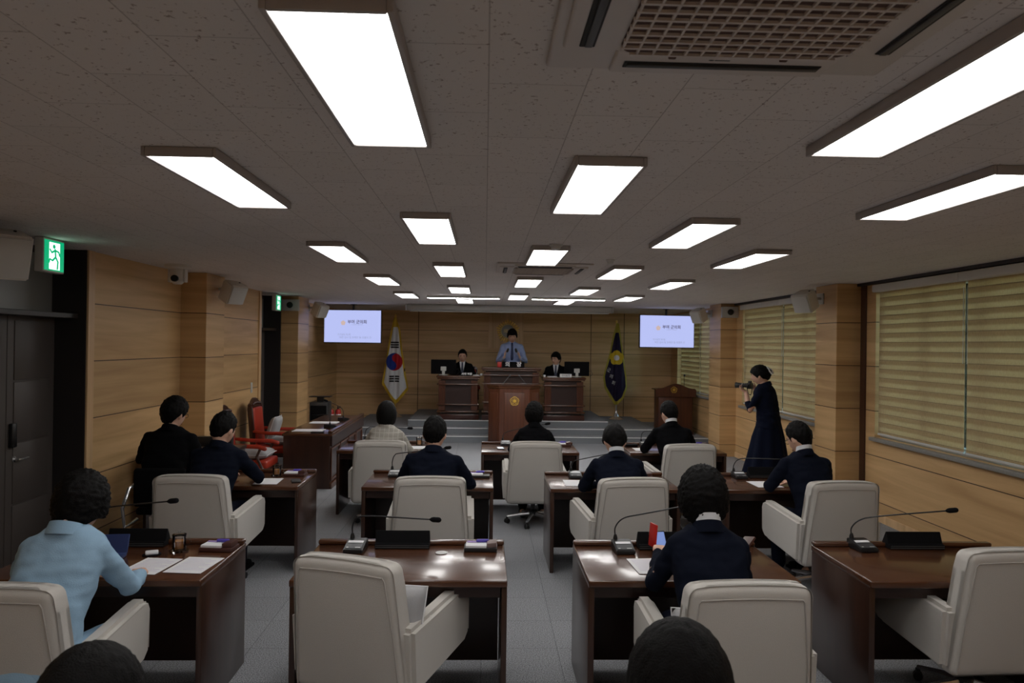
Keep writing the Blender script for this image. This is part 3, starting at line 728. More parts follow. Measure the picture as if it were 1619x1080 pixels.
# things on the stage desks
def nameplate_stage(name, lab, loc, w, h, m_, txt, tm, size, bold=.0):
    t = thing(name, lab, 'nameplate', loc)
    MB().poly([(-w, 0, 0), (-w, .07, 0), (-w, .03, h)], (2*w, 0, 0), .003).build('block', m_, t)
    a = math.atan2(.03, h)
    for ch, x in txt:
        text(ch, size, tm, t, (x, .03*.5-.004, h*.5), Matrix.Rotation(PI/2-a, 3, 'X'), 'lettering', bold=bold)
nameplate_stage('nameplate', 'black nameplate with two large white characters on the presiding desk', (.60, 16.02, 1.512), .235, .125, 'blackmat', (('의', -.12), ('장', .12)), 'paper', .115, .003)
nameplate_stage('nameplate', 'small white nameplate before the right official', (1.72, 16.05, 1.317), .125, .075, 'paper', (('의사팀장', 0),), 'darkgrey', .05)
nameplate_stage('nameplate', 'small black nameplate with four white characters before the left official', (-.38, 16.05, 1.327), .13, .07, 'blackmat', (('사', -.085), ('무', -.03), ('과', .03), ('장', .085)), 'paper', .055, .003)
for x, lab in ((-.885, 'black monitor seen from behind on the left stage desk'), (1.985, 'black monitor seen from behind on the right stage desk')):
    zt = 1.327 if x < 0 else 1.317
    t = thing('monitor', lab, 'monitor', (x, 16.32, zt))
    MB().box(-.27, .27, 0, .03, .02, .33, .008, 2).build('screen_back', 'blackmat', t)
    MB().box(-.06, .06, -.012, .0, .09, .18, .01, 2).build('mount_plate', 'white', t)
    MB().box(-.03, .03, -.03, -.01, 0, .10, .006, 2).box(-.09, .09, -.08, .08, 0, .012, .004, 2).build('monitor_stand', 'white', t)
    MB().tube([(.24, .03, .1), (.31, .02, .14), (.34, 0, .06), (.28, 0, .01)], .005, 6).build('cable', 'black', t)
t = thing('paper_sheets', 'white papers lying on the left stage desk beside the black nameplate', 'paper', (-.16, 16.25, 1.327))
MB().box(-.12, .09, -.1, .1, 0, .012).build('sheets', 'paper', t)
t = thing('paper_sheets', 'white papers lying on the right stage desk beside the white nameplate', 'paper', (1.44, 16.25, 1.317))
MB().box(-.10, .10, -.1, .1, 0, .012).build('sheets', 'paper', t)
for x, lab in ((.30, 'left'), (.81, 'right')):
    pass
t = thing('red_box', 'upright red box at the left end of the presiding desk nameplate', 'box', (.31, 16.10, 1.512))
MB().box(-.045, .045, 0, .06, 0, .115, .006, 2).build('box_body', 'redpaint', t); MB().box(-.047, .047, -.002, .062, .10, .118, .004, 1).build('lid', 'red', t)
for s, lab in ((-1, 'left'), (1, 'right')):
    t = thing('gooseneck_microphone', 'thin black presiding desk microphone, %s of the pair before the standing speaker' % lab, 'microphone', (.57+s*.23, 16.15, 1.512))
    MB().lathe([(.035, 0), (.035, .012), (.015, .02)]).build('base', 'black', t)
    MB().tube([(0, 0, .02), (-s*.02, .0, .12), (-s*.09, -.01, .26), (-s*.135, -.01, .345)], .0045, 8).build('gooseneck', 'chrome', t)
    MB().tube([(-s*.133, -.01, .34), (-s*.148, -.015, .385)], .024, 12, dome=True).build('microphone_head', 'black', t)
for x, lab in ((-.02, 'small white cup at the right end of the left stage desk'), (1.25, 'small white cup at the left end of the right stage desk')):
    t = thing('cup', lab, 'cup', (x-.05 if x < 0 else x+.02, 16.13, 1.328 if x < 0 else 1.318))
    MB().lathe([(.022, 0), (.03, .045), (.027, .045), (.02, .006)]).build('cup_body', 'paper', t)

# ================================================================== MEMBER DESKS
def member_desk():
    t = thing('member_desk', 'x', 'desk', (0, 0, 0), 0, 'brown council desks in three rows')
    w, d, H = .575, .76, .745
    MB().box(-w, w, 0, d, H-.038, H, .008, 3).build('desk_top', 'desk', t)
    MB().box(-w+.0, w-.0, d-.055, d+.0, H, H+.028, .010, 3).build('rear_rail', 'desk', t)
    for s in (-1, 1):
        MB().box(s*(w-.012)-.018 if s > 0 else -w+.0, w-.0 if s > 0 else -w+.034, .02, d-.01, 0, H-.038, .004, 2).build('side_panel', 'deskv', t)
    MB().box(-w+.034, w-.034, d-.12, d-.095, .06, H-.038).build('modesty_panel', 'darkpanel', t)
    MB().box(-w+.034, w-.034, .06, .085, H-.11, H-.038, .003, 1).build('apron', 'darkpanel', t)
    return t
DK = {   # key: (centre x, front y, label)
 'a1': (-2.045, 4.03, 'glossy brown desk of the person in light blue, at the lower left'),
 'a2': (-.44, 4.03, 'glossy brown desk with an empty turned chair, in the middle of the nearest row'),
 'a3': (1.145, 4.03, 'glossy brown desk of the curly-haired person in navy, nearest row'),
 'a4': (2.675, 4.03, 'glossy brown desk with an empty chair by the window wall, nearest row'),
 'b1': (-2.18, 6.64, 'brown desk with glass mug and notes, second row, near the red armchairs'),
 'b2': (-.485, 6.64, 'brown desk of the dark-suited person seated left of the centre aisle, second row'),
 'b3': (1.165, 6.62, 'brown desk of the bowed person in navy right of the centre aisle, second row'),
 'b4': (2.72, 6.62, 'brown desk before the photographer, second row, by the window wall'),
 'c1': (-1.13, 8.85, 'brown desk of the person in grey plaid, farthest row'),
 'c2': (.545, 8.85, 'brown desk right behind the front lectern, farthest row'),
 'c3': (2.30, 8.88, 'brown desk of the broad person in black, farthest row at the right')}
dk0 = member_desk()
for i, (k, (x, y, lab)) in enumerate(DK.items()):
    if i == 0: dk0.location = (x, y, 0); dk0['label'] = lab
    else: dup(dk0, (x, y, 0), 0, lab)

# white armchair
def armchair():
    t = thing('white_armchair', 'x', 'chair', (0, 0, 0), 0, 'off-white upholstered swivel armchairs')
    # local: origin under the swivel, faces +Y ; rear of backrest at y=-.40
    b = bmesh.new(); bmesh.ops.create_cube(b, size=1)
    for v in b.verts:
        top = v.co.z > 0; hw = .275 if top else .315
        z = .95 if top else .28
        yr = -.42 if top else -.335
        v.co = Vector((math.copysign(hw, v.co.x), yr + (0 if v.co.y < 0 else (.13 if top else .15)), z))
    bmesh.ops.subdivide_edges(b, edges=b.edges[:], cuts=6, use_grid_fill=True)
    for v in b.verts:      # slight crown on the top edge, slight bulge of the back
        u = v.co.x/.3; tz = (v.co.z-.28)/.67
        if v.co.z > .94: v.co.z += .012*(1-u*u)
        if v.co.y < -.33 and 0 < tz < 1: v.co.y -= .018*(1-u*u)*math.sin(PI*tz)
    es = [e for e in b.edges if len(e.link_faces) == 2 and e.calc_face_angle() > .9]
    bmesh.ops.bevel(b, geom=es, offset=.046, segments=6, profile=.5, affect='EDGES')
    m_ = MB(); m_._merge(b); bk = m_.build('backrest', 'fabric', t, sharp=50)
    def P(x, z): tz = (z-.28)/.67; u = x/.3; return (x, -.335-.085*tz-.018*(1-u*u)*math.sin(PI*tz)-.001, z)
    pts = [P(-.285, .30), P(-.268, .6)] + [P(-.235, .885)] + [P(-.225, .90)] + [P(-.11, .905), P(0, .907), P(.11, .905)] + [P(.225, .90), P(.235, .885), P(.268, .6), P(.285, .30)]
    MB().tube(pts, .0032, 6).build('piping', 'fabric_pipe', bk)
    MB().box(-.25, .25, -.22, .33, .33, .47, .04, 4).build('seat', 'fabric', t)
    for s in (-1, 1):
        o = [(0, -.30, .31), (0, .30, .36), (0, .355, .40), (0, .375, .62), (0, .345, .672), (0, .28, .682), (0, -.10, .655), (0, -.33, .64)]
        x0 = .255 if s > 0 else -.345
        am = MB(); am.poly([(x0, y, z) for _, y, z in o], (.09, 0, 0), .022); a_ = am.build('armrest', 'fabric', t, sharp=50)
        xs_ = s*.345
        MB().tube([(xs_-s*.006, -.30, .612), (xs_-s*.002, -.08, .628), (xs_-s*.002, .27, .652), (xs_-s*.004, .33, .645), (xs_-s*.004, .353, .61), (xs_-s*.004, .35, .42)], .003, 6).build('piping', 'fabric_pipe', a_)
    MB().tube([(0, 0, .10), (0, 0, .30)], .028, 12).lathe([(.05, .10), (.05, .14), (.035, .16)]).build('gas_column', 'black', t)
    MB().box(-.12, .12, -.14, .14, .285, .335, .01, 2).build('tilt_mechanism', 'black', t)
    st = MB()
    for k in range(5):
        a = math.radians(90+72*k+20); c_, s_ = math.cos(a), math.sin(a)
        st.tube([(0, 0, .115), (.15*c_, .15*s_, .10), (.29*c_, .29*s_, .078)], [.026, .020, .014], 8)
    sb = st.build('star_base', 'chrome', t)
    for k in range(5):
        a = math.radians(90+72*k+20); x, y = .29*math.cos(a), .29*math.sin(a)
        cm = MB()
        for dx in (-.014, .014):
            cm.lathe([(.006, -.008), (.026, -.008), (.028, 0), (.026, .008), (.006, .008)], seg=16, mtx=Matrix.Translation((x, y, .029)) @ Matrix.Rotation(a+.7, 4, 'Z') @ Matrix.Translation((0, dx, 0)) @ Matrix.Rotation(PI/2, 4, 'X'))
        cm.box(x-.012, x+.012, y-.012, y+.012, .045, .075, .004, 1).build('caster', 'black', t)
    return t
CH = [  # x, y of swivel, yaw, label
 (-2.05, 3.62, .0, 'off-white armchair behind the person in light blue, lower left corner'),
 (-.52, 4.03, -.38, 'off-white armchair turned aside, empty, at the nearest middle desk'),
 (1.165, 3.68, .03, 'off-white armchair of the curly-haired person in navy'),
 (2.76, 4.25, .05, 'off-white empty armchair at the lower right desk by the windows'),
 (-2.24, 6.30, -.04, 'off-white armchair behind the navy-suited person by the left wall, second row'),
 (-.42, 6.30, .02, 'off-white armchair of the dark-suited person left of the centre aisle, second row'),
 (1.14, 6.30, .12, 'off-white armchair of the bowed person right of the centre aisle, second row'),
 (2.80, 6.22, .06, 'off-white armchair of the navy-suited person by the window wall, second row'),
 (-1.10, 8.48, -.0, 'off-white armchair of the person in grey plaid, farthest row'),
 (.56, 8.50, .0, 'off-white armchair in the centre of the farthest row, its chrome wheels showing'),
 (2.17, 8.40, .10, 'off-white armchair of the broad person in black, farthest row')]
ch0 = armchair()
for i, (x, y, rz, lab) in enumerate(CH):
    if i == 0: ch0.location = (x, y, 0); ch0.rotation_euler = (0, 0, rz); ch0['label'] = lab
    else: dup(ch0, (x, y, 0), rz, lab)
dup(ch0, (.44, 1.52, 0), 0, 'off-white armchair under the black-haired person at the bottom edge right of centre')
dup(ch0, (-.83, 1.52, 0), 0, 'off-white armchair under the black-haired person at the bottom left edge')
def cushion(lab, loc, rot, s=.2, m_='cushion'):
    t = thing('cushion', lab, 'cushion', loc); t.rotation_euler = rot
    b = bmesh.new(); bmesh.ops.create_grid(b, x_segments=14, y_segments=14, size=s)
    top = [v for v in b.verts]
    m2 = MB(); m2.bm.free(); bm2 = bmesh.new(); n = 14; T = {}; Bt = {}
    for i in range(n+1):
        for j in range(n+1):
            u = 2*i/n-1; v = 2*j/n-1; h_ = .07*((1-u**4)*(1-v**4))**.5
            pin = 1-.07*(1-abs(u*v)); T[i, j] = bm2.verts.new((u*s*pin, v*s*pin, h_)); 
            Bt[i, j] = T[i, j] if (i in (0, n) or j in (0, n)) else bm2.verts.new((u*s*pin, v*s*pin, -h_))
    for i in range(n):
        for j in range(n):
            bm2.faces.new((T[i, j], T[i+1, j], T[i+1, j+1], T[i, j+1]))
            if len({Bt[i, j], Bt[i, j+1], Bt[i+1, j+1], Bt[i+1, j]}) == 4:
                try: bm2.faces.new((Bt[i, j], Bt[i, j+1], Bt[i+1, j+1], Bt[i+1, j]))
                except ValueError: pass
    b.free(); m2.bm = bm2; o = m2.build('cushion_cover', m_, t, sharp=180); 
    for p in o.data.polygons: p.use_smooth = True
    e = [(-s, -s, 0), (0, -s*.93, 0), (s, -s, 0), (s*.93, 0, 0), (s, s, 0), (0, s*.93, 0), (-s, s, 0), (-s*.93, 0, 0), (-s, -s, 0)]
    MB().tube(e, .004, 5).build('edge_cord', 'paper' if m_ == 'cushion' else m_, t)
cushion('grey cushion leaning inside the turned empty armchair', (-.43, 3.79, .64), (math.radians(80), 0, -.38), .165)
cushion('grey cushion peeking out beside the curly-haired person on her chair', (1.04, 3.48, .63), (math.radians(80), 0, .03), .16)

# ================================================================== THINGS ON THE DESKS
DT = .747
def mic_unit(lab, x, y, rz, path, name='conference_microphone', scale=1):
    t = thing(name, lab, 'microphone', (x, y, DT), rz, 'black conference microphones on the desks')
    m_ = MB().poly([(-.058, -.085, 0), (-.058, .085, 0), (-.058, .085, .052), (-.058, .05, .055), (-.058, -.085, .022)], (.116, 0, 0), .004); m_.build('base', 'black', t)
    a = math.atan2(.033, .135); R_ = Matrix.Translation((0, -.085, .0235)) @ Matrix.Rotation(a, 4, 'X')
    MB().box(-.05, .05, .012, .075, -.001, .002, .002, 1, mtx=R_).build('control_plate', 'darkgrey', t)
    MB().box(-.046, .046, .082, .108, .0, .0022, mtx=R_).build('name_strip', 'paper', t)
    MB().box(-.042, -.03, .02, .028, .002, .003, mtx=R_).box(.01, .04, .02, .028, .002, .003, mtx=R_).build('buttons', 'steel', t)
    MB().lathe([(.014, .05), (.014, .065), (.008, .085)], (-.035, .065, 0), 12).build('neck_socket', 'black', t)
    p = [(-.035, .065, .07)] + path
    # smooth path
    P = [Vector(q) for q in p]; out = []
    for i in range(len(P)-1):
        a0 = P[max(i-1, 0)]; a1 = P[i]; a2 = P[i+1]; a3 = P[min(i+2, len(P)-1)]
        for k in range(6):
            u = k/6; out.append(.5*((2*a1)+(-a0+a2)*u+(2*a0-5*a1+4*a2-a3)*u*u+(-a0+3*a1-3*a2+a3)*u**3))
    out.append(P[-1])
    MB().tube(out, .0045*scale, 8).build('gooseneck', 'black', t)
    d = (P[-1]-P[-2]).normalized()
    MB().tube([P[-1], P[-1]+d*.012], [.006, .013], 10).tube([P[-1]+d*.022, P[-1]+d*.058], .0155*scale, 12, dome=True).build('microphone_head', 'blackmat', t)
    return t
mic_unit('conference microphone at the empty middle desk, nearest row, neck bent flat', -.765, 4.62, -.06, [(-.035, .065, .13), (.0, .04, .185), (.10, .02, .20), (.46, -.10, .215)])
mic_unit('conference microphone at the curly-haired person\'s desk, neck rising to her head', .86, 4.62, .04, [(-.035, .065, .13), (.01, .04, .19), (.12, .0, .225), (.40, -.09, .30)])
mic_unit('conference microphone at the lower right desk by the window wall', 2.38, 4.68, .08, [(-.035, .065, .12), (.01, .04, .175), (.12, .0, .205), (.47, -.12, .26)])
mic_unit('conference microphone beside the person in light blue, its head over her desk', -2.36, 4.60, 0, [(-.035, .065, .13), (.0, .04, .20), (.12, 0, .25), (.52, -.10, .31)])
mic_unit('conference microphone left of the dark-suited person, second row', -.83, 7.18, 0, [(-.035, .065, .13), (-.01, .06, .19), (.06, .02, .215), (.46, -.10, .28)])
mic_unit('conference microphone left of the bowed person, second row', .87, 7.18, 0, [(-.035, .065, .10), (.0, .04, .15), (.09, .0, .18), (.34, -.10, .25)])
mic_unit('conference microphone on the second-row desk before the photographer', 2.46, 7.22, 0, [(-.035, .065, .11), (.0, .05, .165), (.09, .02, .185), (.42, -.10, .195)])
mic_unit('conference microphone before the person in grey plaid, farthest row', -1.44, 9.42, 0, [(-.035, .065, .13), (.0, .05, .19), (.10, .02, .21), (.50, -.08, .21)])
mic_unit('conference microphone left of the person in black at the central far desk', .27, 9.44, 0, [(-.035, .065, .10), (.0, .05, .15), (.14, .0, .20), (.48, -.06, .27)])
mic_unit('conference microphone before the broad person in black, farthest row', 2.02, 9.46, 0, [(-.035, .065, .10), (-.02, .06, .16), (.04, .02, .185), (.30, -.06, .19)])
def plate(lab, x, y, w, rz=0):
    t = thing('nameplate_block', lab, 'nameplate', (x, y, DT), rz, 'black desk nameplates seen from behind')
    MB().poly([(-w, -.055, 0), (-w, .055, 0), (-w, .055, .012), (-w, .005, .098), (-w, -.003, .098), (-w, -.03, .030), (-w, -.055, .028)], (2*w, 0, 0), .002).build('block', 'blackmat', t)
    MB().box(-w+.003, w-.003, -.0575, -.0545, .004, .012).box(-w+.003, w-.003, -.0575, -.0545, .017, .023).build('rib', 'darkgrey', t)
plate('long black nameplate seen from behind on the empty middle desk, nearest row', -.49, 4.70, .165)
plate('black nameplate partly hidden by the curly-haired person', 1.13, 4.70, .165)
plate('black nameplate seen from behind on the lower right desk by the windows', 2.73, 4.73, .175)
plate('black nameplate seen from behind beside the person in light blue', -2.10, 4.72, .175)
plate('small black nameplate on the second-row desk by the photographer\'s skirt', 2.70, 7.27, .14)
def sheet(lab, x, y, rz, w=.105, h=.148, lines=True, z=DT):
    t = thing('paper_sheet', lab, 'paper', (x, y, z+.001), rz)
    MB().box(-w, w, -h, h, 0, .0016).build('sheet', 'paper', t)
    if lines:
        l = MB()
        for k in range(9): l.box(-w*.8, w*(.8 if k % 3 else .4), h*.75-k*h*.17, h*.75-k*h*.17+.0025, .0016, .0019)
        l.build('printed_lines', 'lilac', t)
sheet('white printed page under the light blue person\'s hand', -1.83, 4.27, -.12)
sheet('white printed page nearest the right edge of the light blue person\'s desk', -1.60, 4.29, -.10)
sheet('white page left of the curly-haired person\'s elbow', .96, 4.30, .06)
sheet('white page beside the navy-suited person by the left wall, second row', -1.92, 6.86, .05, lines=False)
sheet('white page half hidden left of the bowed person', .84, 6.88, 0, lines=False)
sheet('white page to the right of the bowed person, second row', 1.42, 6.90, .05, .14, .105, lines=False)
sheet('white page on the desk before the photographer, second row', 2.58, 6.88, .03, .12, .15, lines=False)
sheet('white page on the farthest right desk, left of the broad person in black', 1.90, 9.15, 0, .08, .12, lines=False)
sheet('white page at the grey plaid person\'s right side', -.78, 9.15, 0, .10, .12, lines=False)
def tray(lab, x, y, rz, lid='box', style=0):
    t = thing('memo_tray', lab, 'memo tray', (x, y, DT), rz, 'memo trays with white note paper')
    MB().box(-.10, .10, -.06, .06, 0, .022, .003, 2).build('tray_body', 'brownbox' if style else 'black', t)
    MB().box(-.09, .035, -.05, .05, .022, .034).build('note_paper', 'paper', t)
    MB().box(-.085, -.02, .025, .045, .034, .040, .002, 1).build('sticky_notes', 'lilac', t)
    MB().tube([(-.02, .03, .045), (.04, .035, .045)], .010, 10, dome=True).build('marker', 'purple', t)
    if lid == 'box':
        m_ = Matrix.Translation((.068, 0, .022)) @ Matrix.Rotation(-.12, 4, 'Y')
        MB().box(-.028, .03, -.045, .045, .0, .028, .003, 2, mtx=m_).build('small_case', 'mauvebox' if not style else 'brownbox', t)
    if lid == 'open':
        m_ = Matrix.Translation((.07, -.01, .03)) @ Matrix.Rotation(-.75, 4, 'Y') @ Matrix.Rotation(.3, 4, 'Z')
        MB().box(-.01, .085, -.05, .05, .0, .014, .003, 2, mtx=m_).build('open_lid', 'brownbox', t)
        MB().tube([(-.05, .02, .045), (.07, -.045, .05)], .004, 6).build('pencil', 'pencil', t)
    return t
tray('memo tray with white notes at the right of the empty middle desk, nearest row', -.01, 4.64, -.02)
tray('brown memo tray with white notes beside the glass mug, light blue person\'s desk', -1.58, 4.62, -.12, 'box', 1)
tray('memo tray with an open brown lid and pencil right of the curly-haired person', 1.52, 4.58, .1, 'open', 1)
tray('memo tray with white notes beside the glass mug on the second-row left desk', -1.76, 7.18, -.05, 'box', 1)
tray('memo tray with white notes right of the dark-suited person, second row', -.04, 7.16, 0, 'none')
tray('memo tray with white notes right of the bowed person, second row', 1.50, 7.18, 0, 'box', 1)
tray('memo tray at the right end of the central far desk', .98, 9.42, 0, 'box', 1)
tray('memo tray at the right elbow of the broad person in black, farthest row', 2.70, 9.44, 0, 'box', 1)
def mug(lab, x, y, rz=0, lid=True):
    t = thing('glass_mug', lab, 'mug', (x, y, DT), rz, 'glass tea mugs')
    MB().lathe([(.052, 0), (.055, .006), (.02, .008)]).build('coaster', 'mugglass', t)
    MB().lathe([(.036, .008), (.038, .012), (.038, .095), (.0355, .095), (.0355, .018), (.01, .016)], seg=28).build('glass_cup', 'mugglass', t)
    MB().lathe([(.0345, .019), (.0345, .062)], seg=24).build('tea_fill', 'tea', t)
    MB().tube([(.038, 0, .08), (.06, 0, .078), (.066, 0, .055), (.058, 0, .033), (.038, 0, .03)], .0045, 8).build('mug_handle', 'mugglass', t)
    if lid: MB().lathe([(.040, .095), (.040, .100), (.02, .106), (.006, .108), (.008, .12), (.003, .124)], seg=24).build('glass_lid', 'mugglass', t)
mug('glass tea mug on the light blue person\'s desk', -1.80, 4.58)
mug('glass tea mug on the second-row left desk', -1.92, 7.14)
mug('glass tea mug right of the person in grey plaid', -.79, 9.33)
t = thing('cable_grommet', 'round pale cable cover set in the empty middle desk', 'cable cover', (-.245, 4.56, DT)); MB().lathe([(.035, 0), (.034, .003), (.015, .0035)]).build('cap', 'white', t)
t = thing('blue_case', 'dark blue folding case in front of the person in light blue', 'case', (-2.10, 4.42, DT), .1)
MB().box(-.13, .05, -.05, .05, 0, .02, .004, 2).build('case_body', 'blue', t); MB().box(-.13, .05, .0, .008, 0, .11, .003, 1, mtx=Matrix.Translation((0, .05, .015)) @ Matrix.Rotation(-.4, 4, 'X')).build('raised_cover', 'blue', t)
t = thing('coaster', 'round black coaster holding a folded white tissue', 'coaster', (-1.925, 4.50, DT)); MB().lathe([(.05, 0), (.052, .004), (.02, .005)]).build('disc', 'blackmat', t)
t = thing('tissue', 'folded white tissue on the black coaster', 'tissue', (-1.925, 4.50, DT+.006), .4); MB().box(-.035, .035, -.03, .03, 0, .014, .005, 2).build('folded_tissue', 'paper', t)
t = thing('phone_case', 'open bright red phone case held by the curly-haired person', 'phone', (1.075, 4.58, DT+.035), .25)
MB().box(-.055, -.045, -.045, .045, .0, .14, .004, 2, mtx=Matrix.Rotation(.08, 4, 'Y')).build('red_cover', 'redpaint', t)
MB().box(-.045, .06, .01, .02, 0, .10, .004, 2, mtx=Matrix.Rotation(-.5, 4, 'X')).build('phone_body', 'black', t)
MB().box(-.038, .053, .007, .0105, .008, .092, mtx=Matrix.Rotation(-.5, 4, 'X')).build('phone_display', 'phone_glow', t)
t = thing('smartphone', 'black smartphone beside the page on the second-row left desk', 'phone', (-1.68, 6.88, DT), .3); MB().box(-.04, .04, -.075, .075, 0, .01, .004, 2).build('phone_body', 'black', t); MB().box(-.036, .036, -.07, .07, .01, .0108).build('phone_glass', 'darkgrey', t)
t = thing('smartphone', 'lit smartphone on the central far desk left of the person in black', 'phone', (.20, 9.12, DT), .1); MB().box(-.04, .04, -.075, .075, 0, .01, .004, 2).build('phone_body', 'black', t); MB().box(-.035, .035, -.068, .068, .01, .011).build('phone_display', 'phone_white', t)
t = thing('paper_cup', 'white paper cup beside the glass mug of the grey plaid person', 'cup', (-.66, 9.36, DT)); MB().lathe([(.025, 0), (.034, .07), (.031, .07), (.023, .005)]).build('cup_body', 'paper', t)
t = thing('black_pouch', 'black pouch on the farthest right desk next to the microphone', 'pouch', (1.84, 9.42, DT)); MB().box(-.08, .08, -.04, .04, 0, .03, .012, 3).build('pouch_body', 'blackmat', t)

# ================================================================== LONG DESK AND LEFT CORNER
t = thing('long_side_desk', 'long dark desk with panelled front along the left side, papers on it', 'desk', (-2.08, 10.4, 0))
L_ = 2.7
MB().box(-.66, .02, 0, L_, .715, .75, .008, 3).build('desk_top', 'desk', t)
MB().box(-.04, .02, 0, L_, .75, .79, .01, 3).build('front_rail', 'desk', t)
MB().box(-.01, .02, .01, L_-.01, .58, .715, .004, 1).build('front_band', 'darkpanel', t)
MB().box(-.06, -.01, .01, L_-.01, 0, .715).build('front_board', 'darkpanel', t)
for k in range(4):
    y0 = .06+k*.66; f = MB()
    f.box(-.01, .008, y0, y0+.60, .10, .13, .004, 1).box(-.01, .008, y0, y0+.60, .52, .55, .004, 1).box(-.01, .008, y0, y0+.03, .13, .52, .004, 1).box(-.01, .008, y0+.57, y0+.60, .13, .52, .004, 1)
    f.build('panel_moulding', 'walnut', t)
MB().box(-.02, .02, 0, L_, 0, .08, .006, 2).build('base_board', 'desk', t)
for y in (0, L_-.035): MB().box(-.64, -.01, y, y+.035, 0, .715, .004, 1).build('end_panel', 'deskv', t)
DTs = DT
sheet('white sheets on the long side desk, the farther pair', -2.47, 11.85, .02, .21, .15, False, .752)
sheet('white sheets on the long side desk, the nearer pair', -2.46, 10.78, .02, .21, .15, False, .752)
DT = .752
mic_unit('conference microphone on the long side desk, the nearer one', -2.24, 11.15, PI/2+1.2, [(-.035, .065, .13), (-.02, .07, .19), (.03, .10, .20), (.12, .16, .19)])
mic_unit('conference microphone on the long side desk, the farther one with tilted neck', -2.24, 12.2, PI/2+1.2, [(-.035, .065, .12), (-.01, .08, .20), (.10, .16, .28), (.16, .2, .31)])
DT = DTs
t = thing('pen_case', 'dark pen case on the near end of the long side desk', 'pen case', (-2.28, 10.50, .752)); MB().box(-.09, .09, -.03, .03, 0, .018, .006, 2).build('case_body', 'black', t)

def red_chair(lab, loc, rz):
    t = thing('red_armchair', lab, 'chair', loc, rz, 'red leather armchairs with carved dark frames')
    # faces +Y; back at y=-.3
    m_ = Matrix.Translation((0, -.27, .42)) @ Matrix.Rotation(.10, 4, 'X')
    MB().box(-.22, .22, -.03, .04, .0, .60, .025, 3, mtx=m_).build('back_cushion', 'red', t)
    MB().box(-.255, -.215, -.045, .03, -.1, .62, .01, 2, mtx=m_).box(.215, .255, -.045, .03, -.1, .62, .01, 2, mtx=m_).box(-.25, .25, -.05, -.03, .0, .60, .006, 1, mtx=m_).build('back_frame', 'carved', t)
    c = MB(); c.poly([(-.26, -.04, .60), (.26, -.04, .60), (.24, -.04, .66), (.14, -.04, .69), (.07, -.04, .73), (0, -.04, .745), (-.07, -.04, .73), (-.14, -.04, .69), (-.24, -.04, .66)], (0, .06, 0), .01, mtx=m_)
    for k in range(7): c.ell((-.18+k*.06, .02, .645+.02*math.cos((k-3)*.5)), (.026, .02, .022), 10, mtx=m_)
    c.build('carved_crest', 'carved', t)
    MB().box(-.27, .27, -.26, .30, .36, .47, .03, 3).build('seat_cushion', 'red', t)
    MB().box(-.28, .28, -.27, .31, .31, .37, .01, 2).build('seat_rail', 'carved', t)
    for s in (-1, 1):
        MB().tube([(s*.27, -.26, .68), (s*.29, -.05, .66), (s*.29, .20, .655), (s*.30, .28, .63)], [.022, .026, .03, .028], 10, dome=True).build('arm_pad', 'red', t)
        MB().tube([(s*.29, .22, .63), (s*.27, .17, .52), (s*.28, .25, .37)], .018, 8).build('arm_post', 'carved', t)
        MB().tube([(s*.25, .27, .34), (s*.27, .30, .22), (s*.24, .27, .08), (s*.26, .30, .016)], [.034, .028, .018, .024], 10).build('leg', 'carved', t)
        MB().tube([(s*.24, -.25, .34), (s*.24, -.27, .18), (s*.25, -.31, .014)], [.028, .022, .02], 10).build('leg', 'carved', t)
red_chair('red leather armchair with upright grey cushion, behind the long desk', (-3.08, 11.45, 0), -PI/2)
red_chair('red leather armchair nearer the camera, half hidden by the navy-suited person', (-3.06, 10.05, 0), -PI/2)
cushion('upright grey cushion leaning on the back of the farther red armchair', (-3.12, 11.40, .70), (math.radians(72), 0, -PI/2), .20)
cushion('flat grey cushion on the farther red armchair seat', (-3.02, 11.45, .535), (0, 0, -PI/2), .23)
cushion('flat grey cushion on the nearer red armchair seat', (-3.0, 10.05, .535), (0, 0, -PI/2), .23)
red_chair('red armchair of the left official, its edge beside his shoulder', (-.42, 17.05, .394), PI)
red_chair('red armchair of the right official behind the right stage desk', (1.66, 17.05, .394), PI)

t = thing('floor_speaker', 'dark box speaker standing by the far left pillar with a flat tray on top', 'speaker', (-3.12, 14.6, 0))
MB().box(-.17, .17, -.18, .18, .05, .86, .012, 2).build('cabinet', 'darkgrey', t)
MB().box(-.15, .15, -.19, -.178, .09, .80, .006, 1).build('grille', 'blackmat', t)
MB().box(-.06, .06, -.06, .06, .86, .95, .01, 2).box(-.20, .20, -.12, .12, .95, .965, .004, 1).build('top_tray', 'black', t)
for x in (-.13, .13): MB().lathe([(.02, 0), (.025, .05)], (x, 0, 0), 12).build('foot', 'black', t)
t = thing('side_stand', 'low brown stand carrying the red extinguishers by the left back corner', 'stand', (-2.96, 15.1, 0))
MB().box(-.22, .22, -.17, .17, .40, .44, .006, 2).build('stand_top', 'desk', t)
for x in (-.2, .2):
    for y in (-.15, .15): MB().box(x-.018, x+.018, y-.018, y+.018, 0, .40).build('leg', 'deskv', t)
